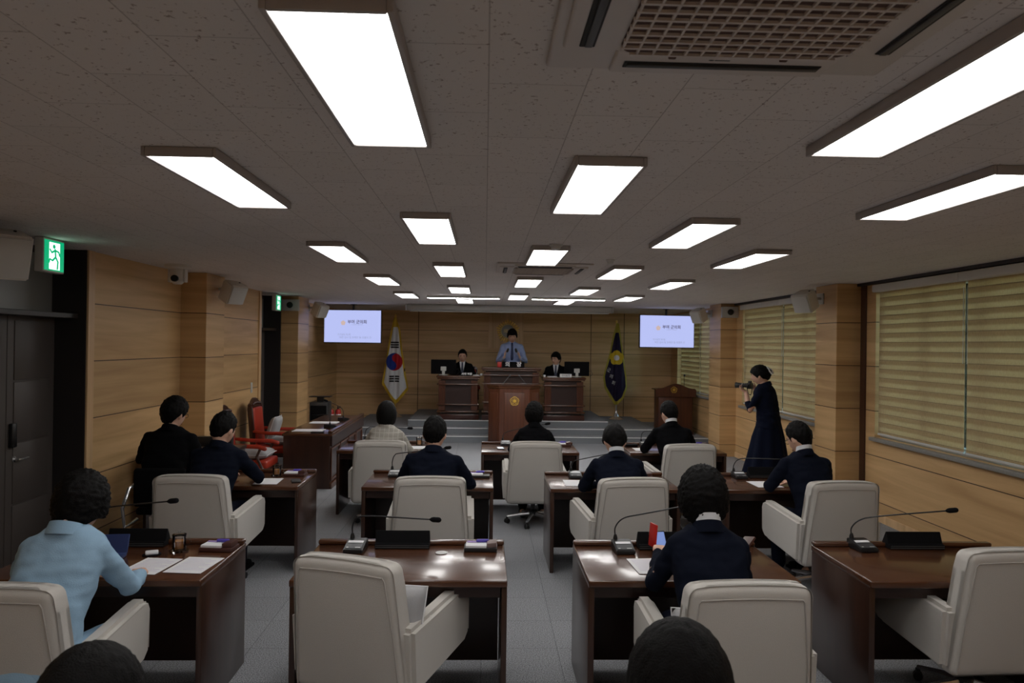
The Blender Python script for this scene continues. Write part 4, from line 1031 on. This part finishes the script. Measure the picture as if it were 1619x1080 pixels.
for k, (x, y, lab) in enumerate(((-3.02, 15.08, 'small red fire extinguisher by the left back corner, the left one'), (-2.89, 15.12, 'small red fire extinguisher by the left back corner, the right one'))):
    t = thing('fire_extinguisher', lab, 'fire extinguisher', (x, y, .44), 0, 'red fire extinguishers')
    MB().lathe([(.055, 0), (.06, .01), (.06, .19), (.045, .225), (.018, .24)]).build('cylinder', 'redpaint', t)
    MB().lathe([(.0608, .07), (.0608, .14)], cap=False).build('information_label', 'paper', t)
    MB().lathe([(.016, .24), (.016, .265)]).box(-.012, .06, -.008, .008, .262, .274, .003, 1).box(-.012, .055, -.008, .008, .284, .294, .003, 1).box(-.014, .0, -.008, .008, .262, .294).build('valve_handle', 'black', t)
    MB().tube([(0, -.016, .25), (-.03, -.06, .22), (-.035, -.07, .10)], .007, 8).build('hose', 'black', t)

# recording table at the left wall
t = thing('side_table', 'small dark table against the left wall before the person in black', 'table', (-3.02, 7.82, 0))
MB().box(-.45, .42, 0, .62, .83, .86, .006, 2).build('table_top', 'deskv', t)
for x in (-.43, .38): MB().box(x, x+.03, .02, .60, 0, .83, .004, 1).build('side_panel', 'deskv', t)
MB().box(-.40, .38, .52, .54, .2, .83).build('back_panel', 'darkpanel', t)
sheet('white paper on the small table beside the person in black', -2.88, 8.02, 0, .17, .12, False, .86)
t = thing('black_document_box', 'low black box standing at the back of the small side table', 'box', (-2.93, 8.30, .861))
MB().box(-.20, .22, -.04, .04, 0, .10, .006, 2).build('box_body', 'black', t); MB().box(-.202, .222, -.042, .042, .092, .104, .004, 1).build('lid', 'black', t)
t = thing('office_chair', 'black office chair with curved silver arm frame under the person in black', 'chair', (-2.86, 7.10, 0))
MB().box(-.24, .24, -.22, .24, .43, .50, .03, 3).build('seat', 'blackmat', t)
MB().box(-.23, .23, -.29, -.24, .52, .86, .03, 3).build('backrest', 'blackmat', t)
for s in (-1, 1): MB().tube([(s*.22, -.20, .40), (s*.30, -.28, .34), (s*.33, -.26, .50), (s*.32, -.16, .66), (s*.31, .02, .69)], .016, 10).build('arm_frame', 'chrome', t)
MB().tube([(0, 0, .09), (0, 0, .43)], .028, 12).build('gas_column', 'black', t)
MB().box(-.04, .04, -.30, -.10, .40, .43).box(-.04, .04, -.31, -.28, .40, .70).build('back_bar', 'black', t)
for k in range(5):
    a = math.radians(72*k+18); MB().tube([(0, 0, .10), (.28*math.cos(a), .28*math.sin(a), .07)], [.025, .014], 8).build('base_arm', 'black', t)
    MB().ell((.28*math.cos(a), .28*math.sin(a), .03), (.028, .02, .03), 12).build('caster', 'black', t)
#PEOPLE#
# ================================================================== PEOPLE
def head_pt(d):
    x, y, z = d.x*.077, d.y*.098, d.z*.120
    if z < 0:
        t = -z/.120
        x *= 1-.26*t*t
        if y < 0: y *= 1-.40*t
        else: y *= 1-.06*t
    if y > 0:
        k = sst(0, .05, y)
        y += k*.024*math.exp(-(x/.011)**2-((z+.022)/.020)**2) + k*.010*math.exp(-(x/.008)**2-((z-.0)/.024)**2)
        for s in (-1, 1): y -= k*.008*math.exp(-((x-s*.031)/.016)**2-((z-.012)/.012)**2)
        y += k*.004*math.exp(-(x/.022)**2-((z+.062)/.009)**2) + k*.008*math.exp(-(x/.022)**2-((z+.10)/.014)**2)
        y += k*.004*math.exp(-(x/.05)**2-((z-.034)/.010)**2)
    return Vector((x, y, z))
def interp(tab, a):
    for (a0, v0), (a1, v1) in zip(tab, tab[1:]):
        if a0 <= a <= a1: return v0+(v1-v0)*(a-a0)/(a1-a0)
    return tab[-1][1]
HL = {'short': [(0, .080), (50, .070), (72, .025), (82, -.020), (94, .005), (108, -.025), (135, -.068), (180, -.078)],
      'fringe': [(0, .052), (48, .050), (70, .010), (82, -.022), (94, .0), (108, -.030), (135, -.078), (180, -.088)],
      'bob': [(0, .030), (40, .030), (60, -.06), (75, -.15), (180, -.2)],
      'perm': [(0, .040), (45, .030), (65, -.04), (90, -.055), (120, -.09), (180, -.105)],
      'up': [(0, .050), (45, .040), (70, .0), (84, -.03), (95, .0), (120, -.045), (180, -.070)]}
def sphere_mesh(fn, su=48, sv=36):
    rs = []; b = MB(); bm = b.bm; top = None; R = []
    for j in range(1, sv):
        ph = PI*j/sv; R.append([bm.verts.new(fn(Vector((math.sin(ph)*math.sin(2*PI*i/su), math.sin(ph)*math.cos(2*PI*i/su), math.cos(ph))))) for i in range(su)])
    t = bm.verts.new(fn(Vector((0, 0, 1)))); bt = bm.verts.new(fn(Vector((0, 0, -1))))
    for i in range(su):
        k = (i+1) % su
        bm.faces.new((t, R[0][i], R[0][k])); bm.faces.new((bt, R[-1][k], R[-1][i]))
        for a, c in zip(R, R[1:]): bm.faces.new((a[i], c[i], c[k], a[k]))
    bmesh.ops.recalc_face_normals(bm, faces=bm.faces)
    for f in bm.faces: f.smooth = True
    return b
def hair(parent, H, style, m_='hair', seed=0, vol=1.0):
    hl = HL[style]
    def fn(d):
        p = head_pt(d); az = math.degrees(math.acos(max(-1, min(1, d.y/max(1e-6, math.hypot(d.x, d.y)))))) if math.hypot(d.x, d.y) > 1e-4 else 180
        n = Vector((d.x/.077, d.y/.098, d.z/.12)).normalized()
        mk = sst(-.010, .010, p.z-interp(hl, az))
        up = SC_((d.z+.3)/1.3)
        if style == 'short': th = (.006+.017*up)*vol
        elif style == 'fringe': th = (.015+.018*up)*vol
        elif style == 'up': th = .015+.008*up
        elif style == 'perm':
            th = (.030+.014*up)*vol
        else: th = .016
        q = p + n*th
        if style == 'bob':
            e = Vector((d.x*.104, d.y*.122-.010, d.z*(.148 if d.z > 0 else .165)-.002)); q = e
            if d.z < -.55: q.x *= .92
        if style == 'up' and d.y < 0: q.y -= .018*math.exp(-((d.z-.25)/.35)**2)
        w_ = Vector((q.x*75, q.y*75, q.z*30)) + Vector((seed*7.3, 0, 0))
        a = (.0025 if seed in (13, 14) else .0055) if style in ('short', 'fringe', 'up') else (.002 if style == 'bob' else .008)
        if style == 'perm': w_ = q*75+Vector((seed, 0, 0))
        q = q + n*a*(noise.noise(w_)+.6*noise.noise(w_*2.3))
        inner = p*.90
        if style == 'bob' and mk < .5: inner = p*.88
        return H @ (inner.lerp(q, mk))
    return sphere_mesh(fn, 88, 66).build('hair', m_, parent, sharp=180)
def hand(mb, wr, d, n, side, curl=.35, s=1.0):
    d = Vector(d).normalized(); n = (Vector(n)-d*Vector(n).dot(d)).normalized(); w_ = d.cross(n)*side
    F_ = Matrix((( w_.x, d.x, n.x, 0), (w_.y, d.y, n.y, 0), (w_.z, d.z, n.z, 0), (0, 0, 0, 1))); T_ = Matrix.Translation(wr) @ F_
    mb.box(-.040*s, .040*s, .0, .092*s, -.014*s, .014*s, .012*s, 3, mtx=T_)
    L = (.072, .080, .074, .058)
    for i in range(4):
        b = wr + d*.085*s + w_*(.030-.020*i)*s; pts = [b-d*.01]; a = curl*(.5+.15*i); dd = d
        for seg_ in (.45, .32, .25):
            dd = (d*math.cos(a)+n*math.sin(a)); pts.append(pts[-1]+dd*L[i]*s*seg_*1.05); a += curl*(1+.1*i)
        mb.tube(pts, [.0095*s, .0092*s, .0085*s, .0075*s], 8, dome=True)
    b = wr+d*.025*s+w_*.030*s; e1 = b+(d*.6+w_*.75+n*.15).normalized()*.038*s; e2 = e1+(d*.85+w_*.25+n*.35).normalized()*.034*s
    mb.tube([b, e1, e2], [.0125*s, .0105*s, .009*s], 8, dome=True)
def person(label, loc, yaw=0, sc=1.0, lean=.14, hp=.35, hy=0.0, elb=None, wri=None, hstyle='short', hairm='hair', top='navy', bottom='navy', fem=False, stand=False,
           shirt='shirt', front=None, vox=.008, hd=None, cloth='jacket', collar=True, hseed=1, hvol=1.0, hdir=None, hcurl=.35, dress=False, glasses=False, roll=0, side=0, palm=None, cuff=None, hs=1.13):
    t = thing('person', label, 'person', loc, yaw)
    t.scale = (sc, sc, sc)
    dz = .45 if stand else 0.0
    sw = (.175 if fem else .210)
    k = .92 if fem else 1.0
    T = [(.47, 0, .185, .135), (.58, .0, .180, .130), (.72, .22, .155 if fem else .168, .118), (.86, .58, .172*k+.01, .125), (.96, .82, .190*k, .120), (1.02, .95, .192*k, .104), (1.055, 1.0, .165*k, .088), (1.08, 1.01, .115*k, .074), (1.105, 1.02, .068, .066)]
    def trings(g, z0=None):
        out = []
        for z, ly, rx, ry in T:
            if z0 is not None and z < z0: continue
            r_ = []
            for i in range(28):
                a = 2*PI*i/28; c_, s_ = math.cos(a), math.sin(a); e = .82
                r_.append(Vector((side*ly+(rx+g)*math.copysign(abs(c_)**e, c_), lean*ly+(ry+g)*math.copysign(abs(s_)**e, s_), z+dz)))
            out.append(r_)
        return out
    sh = {s: Vector((side+s*(sw-.035), lean*.95, 1.0+dz)) for s in (-1, 1)}
    elb = elb or {}; wri = wri or {}
    E = {s: Vector(elb.get(s, (s*.265, .20+lean*.5, .80))) for s in (-1, 1)}
    W = {s: Vector(wri.get(s, (s*.13, .50, .785))) for s in (-1, 1)}
    neck = Vector((side, lean*1.02, 1.09+dz))
    hc = neck + (Vector(hd) if hd else Vector((0, .035+.06*hp, .135-.03*hp)))
    H = Matrix.Translation(hc) @ Matrix.Rotation(hy, 4, 'Z') @ Matrix.Rotation(-hp, 4, 'X') @ Matrix.Rotation(roll, 4, 'Y') @ Matrix.Scale(hs, 4)
    b = MB()
    b.rings(trings(-.012))
    for s in (-1, 1):
        b.tube([sh[s], sh[s].lerp(E[s], .5), E[s], E[s].lerp(W[s], .35), W[s]], [.052, .046, .038, .036, .026], 12, dome=True)
        d = (hdir or {}).get(s) or (W[s]-E[s]) ; d = Vector(d)
        if abs(d.z) > .01 and not hdir and not stand: d.z *= .2
        hand(b, W[s], d, (palm or {}).get(s, (0, 0, -1)), s if (palm is None) else s, hcurl, .92 if fem else 1.0)
        if stand:
            b.tube([(s*.09, 0, .95), (s*.10, .01, .52), (s*.10, -.02, .09)], [.085, .052, .038], 12, dome=True)
            b.tube([(s*.10, -.05, .045), (s*.11, .13, .03)], [.038, .028], 10, dome=True)
        else:
            b.tube([(s*.09, .02, .545), (s*.12, .42, .53)], [.078, .058], 12, dome=True)
            b.tube([(s*.12, .42, .53), (s*.12, .42, .30), (s*.12, .40, .09)], [.056, .050, .036], 12, dome=True)
            b.tube([(s*.12, .37, .045), (s*.13, .55, .032)], [.036, .028], 10, dome=True)
    b.tube([neck-Vector((0, .02, .06)), neck+Vector((0, 0, .0)), hc-H.to_3x3() @ Vector((0, .022, .035))], [.062, .054, .052], 16, dome=True)
    hm = sphere_mesh(lambda d: H @ head_pt(d)); b._merge(hm.bm)
    for s in (-1, 1): b.ell((s*.078, -.008, -.008), (.012, .020, .032), 12, mtx=H)
    remesh(b, 'body', 'skin', t, vox, 2)
    # face
    for s in (-1, 1):
        MB().ell((s*.031, .078, .011), (.013, .008, .0055), 10, mtx=H).build('eye', 'eye', t)
        MB().tube([(s*.016, .094, .029), (s*.032, .091, .034), (s*.048, .079, .028)], .0032, 6, mtx=H, dome=True).build('eyebrow', 'hair', t)
    MB().ell((0, .0905, -.061), (.021, .006, .0055), 12, mtx=H).build('mouth', 'skin_dark', t)
    hair(t, H, hstyle, hairm, hseed, hvol)
    if glasses:
        g = MB()
        for s in (-1, 1):
            g.tube([(s*.033+.021*math.cos(a*PI/8), .100, .008+.017*math.sin(a*PI/8)) for a in range(17)], .0018, 6, mtx=H)
            g.tube([(s*.054, .099, .012), (s*.078, .05, .012), (s*.083, -.01, .008)], .0018, 6, mtx=H)
        g.tube([(-.012, .101, .010), (.012, .101, .010)], .0018, 6, mtx=H); g.build('glasses', 'black', t)
    # clothes
    j = MB(); j.rings(trings(.008))
    for s in (-1, 1):
        cf = cuff if cuff is not None else .86
        j.tube([sh[s]+Vector((0, 0, .0)), sh[s].lerp(E[s], .5), E[s], E[s].lerp(W[s], .45), E[s].lerp(W[s], cf)], [.066*k+.002, .060*k, .051*k, .046*k, .038], 14, dome=True)
    jk = remesh(j, cloth, top, t, .011, 5, .0095, 9)
    up = Vector((0, .25, 1)).normalized()
    if collar:
        def band(r0, r1, z0, z1, tilt, m_, nm, par, ys=1.0):
            rs = []
            for r, z in ((r0, z0), (r1, z1), (r1-.006, z1-.001), (r0-.006, z0)):
                rs.append([neck+Vector((r*math.cos(a*PI/14), r*ys*math.sin(a*PI/14)-.003, z-tilt*math.sin(a*PI/14))) for a in range(28)])
            MB().rings(rs, False).build(nm, m_, par)
        if shirt: band(.070, .064, .0, .066, .024, shirt, 'shirt_collar', t)
        band(.094, .070, -.028, .026, .032, top, 'collar', jk)
    bt = MB()
    if dress:
        rs = []
        for z, rx, ry, oy in ((1.17, .150, .115, 0), (1.10, .145, .11, 0), (1.0, .18, .14, 0), (.8, .22, .19, .01), (.5, .25, .24, .02), (.25, .28, .29, .03), (.10, .30, .32, .04), (.10, .27, .29, .04)):
            rs.append([Vector(((rx+(1.17-z)*.022*math.sin(a*9*2*PI/72))*math.cos(a*2*PI/72), oy+(ry+(1.17-z)*.022*math.sin(a*9*2*PI/72))*math.sin(a*2*PI/72), z)) for a in range(72)])
        MB().rings(rs).build('skirt', top, t, sharp=60)
    elif stand:
        bt.rings([[Vector((.175*c, .13*s, z)) for c, s in ((math.cos(a*PI/12), math.sin(a*PI/12)) for a in range(24))] for z in (1.02, .9)])
        for s in (-1, 1): bt.tube([(s*.09, 0, .92), (s*.10, .01, .52), (s*.10, -.01, .08)], [.098, .076, .066], 14, dome=True)
        remesh(bt, 'trousers', bottom, t, .012, 3, .004)
    else:
        bt.ell((0, .0, .54), (.182, .155, .11), 20)
        for s in (-1, 1):
            bt.tube([(s*.09, .02, .55), (s*.12, .42, .535)], [.098, .074], 14, dome=True)
            bt.tube([(s*.12, .42, .535), (s*.12, .41, .30), (s*.12, .40, .11)], [.074, .066, .058], 14, dome=True)
        remesh(bt, 'trousers', bottom, t, .012, 3, .004)
    for s in (-1, 1):
        y0 = -.08 if stand else .34
        x = s*(.10 if stand else .12)
        MB().box(x-.042, x+.048, y0, y0+.27, 0, .03, .012, 2).ell((x+.003, y0+.16, .038), (.044, .11, .036), 14).ell((x, y0+.06, .05), (.042, .055, .05), 14).build('shoe', 'blackmat', t)
    if front:
        # V of the shirt and tie, laid on the jacket's front
        bv = BVHTree.FromPolygons([v.co for v in jk.data.vertices], [p.vertices[:] for p in jk.data.polygons])
        def strip(zt, zb, wf, m_, nm, off, thick=.004, xo=lambda u: 0):
            F_, B_ = [], []; mb = MB(); n = 18
            for i in range(n+1):
                u = i/n; z = zt+(zb-zt)*u; fr_, br_ = [], []
                for q in range(9):
                    x = xo(u)+wf(u)*(q/4-1)+side; h_ = bv.ray_cast(Vector((x, 2, z)), Vector((0, -1, 0)))
                    y = (h_[0].y if h_[0] else lean+.1)
                    y = max(y, lean+.055)
                    fr_.append(mb.bm.verts.new((x, y+off+thick, z))); br_.append(mb.bm.verts.new((x, y+off-.006, z)))
                F_.append(fr_); B_.append(br_)
            for i in range(n):
                for q in range(8):
                    mb.bm.faces.new((F_[i][q], F_[i][q+1], F_[i+1][q+1], F_[i+1][q])); mb.bm.faces.new((B_[i][q], B_[i+1][q], B_[i+1][q+1], B_[i][q+1]))
                mb.bm.faces.new((F_[i][0], F_[i+1][0], B_[i+1][0], B_[i][0])); mb.bm.faces.new((F_[i][8], B_[i][8], B_[i+1][8], F_[i+1][8]))
            return mb.build(nm, m_, t)
        zt = 1.105+dz
        if front[0]: strip(zt, .80+dz, lambda u: .062*(1-u)**.8+.002, front[0], 'shirt_front', .003)
        strip(zt-.015, (.72 if front[0] is None else .80)+dz, lambda u: .016+.014*min(u*1.3, 1)*(1 if u < .93 else .5), front[1], 'tie', .010)
        if front[0]:
            for s in (-1, 1): strip(zt-.02, .79+dz, lambda u: .020*(1-abs(u-.4)), top, 'lapel', .006, .005, lambda u, s=s: s*(.075*(1-u)**.8+.008))
    return t

person('person in a pale blue jacket with full dark hair, writing at the lower left', (-1.94, 3.36, 0), -.03, 1.02, .24, .62, .15, hd=(0, .10, .085), elb={1: (.215, .40, .785), -1: (-.27, .30, .80)}, wri={1: (.14, .66, .765), -1: (-.13, .62, .765)},
       hstyle='perm', top='lightblue', bottom='lightblue', fem=True, shirt=None, vox=.006, hseed=3, hvol=.85, hdir={1: (-.55, .8, -.05), -1: (.4, .8, 0)})
person('person with curly black hair in a navy jacket, looking at a red phone case', (1.11, 3.54, 0), -.02, 1.01, .20, .35, -.15, hd=(0, .07, .115), elb={-1: (-.235, .30, .78), 1: (.22, .28, .78)}, wri={-1: (-.12, .74, .83), 1: (.10, .62, .80)},
       hstyle='perm', top='navy', bottom='navy', fem=True, shirt='shirt', vox=.007, hseed=9, hvol=1.0)
person('person in black with glasses at the small table against the left wall', (-2.98, 7.10, 0), -.05, 1.06, .20, .28, -.35, hstyle='fringe', top='blacksuit', bottom='blacksuit', hseed=4, glasses=True, shirt=None, elb={-1: (-.27, .2, .82), 1: (.27, .2, .82)}, wri={-1: (-.13, .5, .86), 1: (.13, .5, .86)})
person('person in dark navy with cropped hair, bent over the left desk, second row', (-2.26, 6.26, 0), -.10, 1.02, .24, .40, -.25, hstyle='short', top='navy', bottom='navy', hseed=5, shirt=None, elb={1: (.29, .38, .80), -1: (-.28, .3, .80)}, wri={1: (.16, .62, .80), -1: (-.12, .6, .80)})
person('person in a dark suit, upright, second row left of the centre aisle', (-.43, 6.24, 0), -.06, 1.01, .16, .22, -.08, hstyle='short', top='navy', bottom='blacksuit', hseed=6, shirt=None, elb={1: (.30, .30, .79), -1: (-.30, .30, .79)})
person('person in navy, head bowed low, second row right of the centre aisle', (1.14, 6.24, 0), 0, .97, .26, .75, 0, hstyle='fringe', top='navy', bottom='navy', hseed=7, elb={1: (.28, .36, .79), -1: (-.28, .36, .79)})
person('person in navy with white collar, second row by the window wall', (2.80, 6.24, 0), .18, 1.0, .22, .45, .25, hstyle='short', top='navy', bottom='navy', hseed=8, elb={1: (.28, .28, .80), -1: (-.28, .30, .80)}, wri={-1: (-.10, .58, .78), 1: (.10, .55, .78)}, glasses=True)
person('person with a dark bob and grey plaid jacket in the farthest row', (-1.12, 8.52, 0), -.05, .97, .14, .15, 0, hstyle='bob', top='plaid', bottom='blacksuit', fem=True, shirt=None, hseed=2)
person('person with short dark hair dressed in black, right behind the front lectern', (.57, 8.54, 0), -.03, .98, .14, .25, -.1, hstyle='perm', top='blacksuit', bottom='blacksuit', fem=True, shirt=None, hseed=11, hvol=.55)
person('broad person in a black suit leaning on the farthest right desk', (2.19, 8.50, 0), .12, 1.0, .22, .35, .2, hstyle='short', top='blacksuit', bottom='blacksuit', hseed=12, elb={1: (.32, .32, .80), -1: (-.29, .32, .80)}, wri={1: (.22, .62, .80), -1: (-.18, .60, .80)})
person('black-haired person whose head is cut by the bottom edge right of centre', (.435, 1.50, 0), 0, 1.0, .10, .10, 0, hstyle='fringe', top='blacksuit', bottom='blacksuit', hseed=13, shirt=None, elb={1: (.24, .10, .74), -1: (-.24, .10, .74)}, wri={1: (.10, .32, .66), -1: (-.10, .32, .66)}, hvol=1.2)
person('black-haired person whose head is cut by the bottom edge at the left', (-.83, 1.50, 0), 0, .965, .10, .10, 0, hstyle='fringe', top='blacksuit', bottom='blacksuit', hseed=14, shirt=None, elb={1: (.24, .10, .74), -1: (-.24, .10, .74)}, wri={1: (.10, .32, .66), -1: (-.10, .32, .66)}, hvol=1.2)
# on the stage
person('person standing in a pale blue shirt and tie, both hands raised, on stage', (.60, 17.05, .394), PI, 1.07, .05, .30, 0, hstyle='fringe', top='shirtblue', bottom='blacksuit', stand=True, cloth='shirt', shirt='shirt', front=(None, 'tie'), hseed=15,
       elb={1: (.29, .10, 1.14), -1: (-.29, .10, 1.14)}, wri={1: (.16, .36, 1.24), -1: (-.15, .34, 1.24)}, hdir={1: (-.1, .1, 1), -1: (.25, .1, 1)}, palm={1: (-1, .2, 0), -1: (1, .2, 0)}, vox=.0065, hcurl=.25)
person('person in a dark suit and tie sitting at the left stage desk, eyes lowered', (-.50, 17.0, .50), PI, 1.0, .05, .18, 0, hstyle='short', top='blacksuit', bottom='blacksuit', front=('shirt', 'tiegrey'), hseed=16, hvol=1.1, elb={1: (.27, .12, .78), -1: (-.27, .12, .78)}, wri={1: (.14, .36, .80), -1: (-.14, .36, .80)})
person('person in a dark suit and glasses at the right stage desk, head turned', (1.60, 17.0, .46), PI-.15, 1.0, .05, .08, -.55, hstyle='fringe', top='blacksuit', bottom='blacksuit', front=('shirt', 'tiegrey'), hseed=17, glasses=True, elb={1: (.27, .12, .78), -1: (-.27, .12, .78)}, wri={1: (.14, .36, .80), -1: (-.14, .36, .80)})
# photographer
ph = person('person in a long navy dress by the windows, holding up a camera', (3.945, 10.4, 0), .90, .99, .06, .22, 0, hstyle='up', top='dress', bottom='dress', fem=True, stand=True, dress=True, cloth='bodice', shirt=None, hseed=18, vox=.0065,
       elb={1: (.24, .12, 1.20), -1: (-.25, .16, 1.18)}, wri={1: (.11, .22, 1.47), -1: (-.03, .28, 1.42)}, cuff=.45, hdir={1: (-.2, .5, .45), -1: (.1, .7, .5)}, palm={1: (-1, 0, .0), -1: (0, 0, 1)}, hcurl=.6)
hc = MB()
HC = Matrix.Translation((0, .092, 1.665))
hc.tube([(.0, -.055, .135), (.035, -.095, .105), (.012, -.128, .05), (-.025, -.128, .045), (-.04, -.10, .10), (.0, -.055, .135)], .008, 8, mtx=HC).tube([(.035, -.095, .105), (.05, -.115, .08), (.03, -.135, .04)], .007, 8, mtx=HC).tube([(-.04, -.10, .10), (-.055, -.115, .07), (-.03, -.135, .03), (-.0, -.13, .045)], .007, 8, mtx=HC)
hcl = hc.build('hair_clip', 'paper', ph); hcl['label'] = 'white claw hair clip'
ca, sa = math.cos(.90), math.sin(.90)
ph.scale = (1.16, 1.10, .965)
cm = thing('photo_camera', 'black camera with a long lens held up by the person in the navy dress', 'camera', (3.945-sa*.265, 10.4+ca*.265, 1.465), .90)
cm.scale = (.88, .80, .88)
MB().box(-.072, .072, -.03, .04, -.05, .045, .012, 3).box(-.03, .03, -.025, .035, .04, .075, .012, 2).box(.045, .08, -.03, .055, -.05, .035, .012, 2).build('camera_body', 'black', cm)
MB().lathe([(.036, 0), (.037, .05), (.034, .055), (.036, .12), (.040, .125), (.042, .17)], seg=28, mtx=Matrix.Translation((0, .04, 0)) @ Matrix.Rotation(-PI/2, 4, 'X')).build('lens', 'black', cm)
MB().lathe([(.042, 0), (.05, .05), (.047, .05), (.04, .002)], seg=28, mtx=Matrix.Translation((0, .21, 0)) @ Matrix.Rotation(-PI/2, 4, 'X')).build('lens_hood', 'darkgrey', cm)
MB().lathe([(.0375, 0), (.0375, .012)], seg=28, mtx=Matrix.Translation((0, .13, 0)) @ Matrix.Rotation(-PI/2, 4, 'X'), cap=False).build('lens_ring', 'steel', cm)
MB().tube([(-.07, 0, .02), (-.11, .01, -.05), (-.08, -.0, -.13), (-.02, -.02, -.15), (.03, -.02, -.10), (.072, 0, .02)], .006, 6).build('strap', 'blackmat', cm)
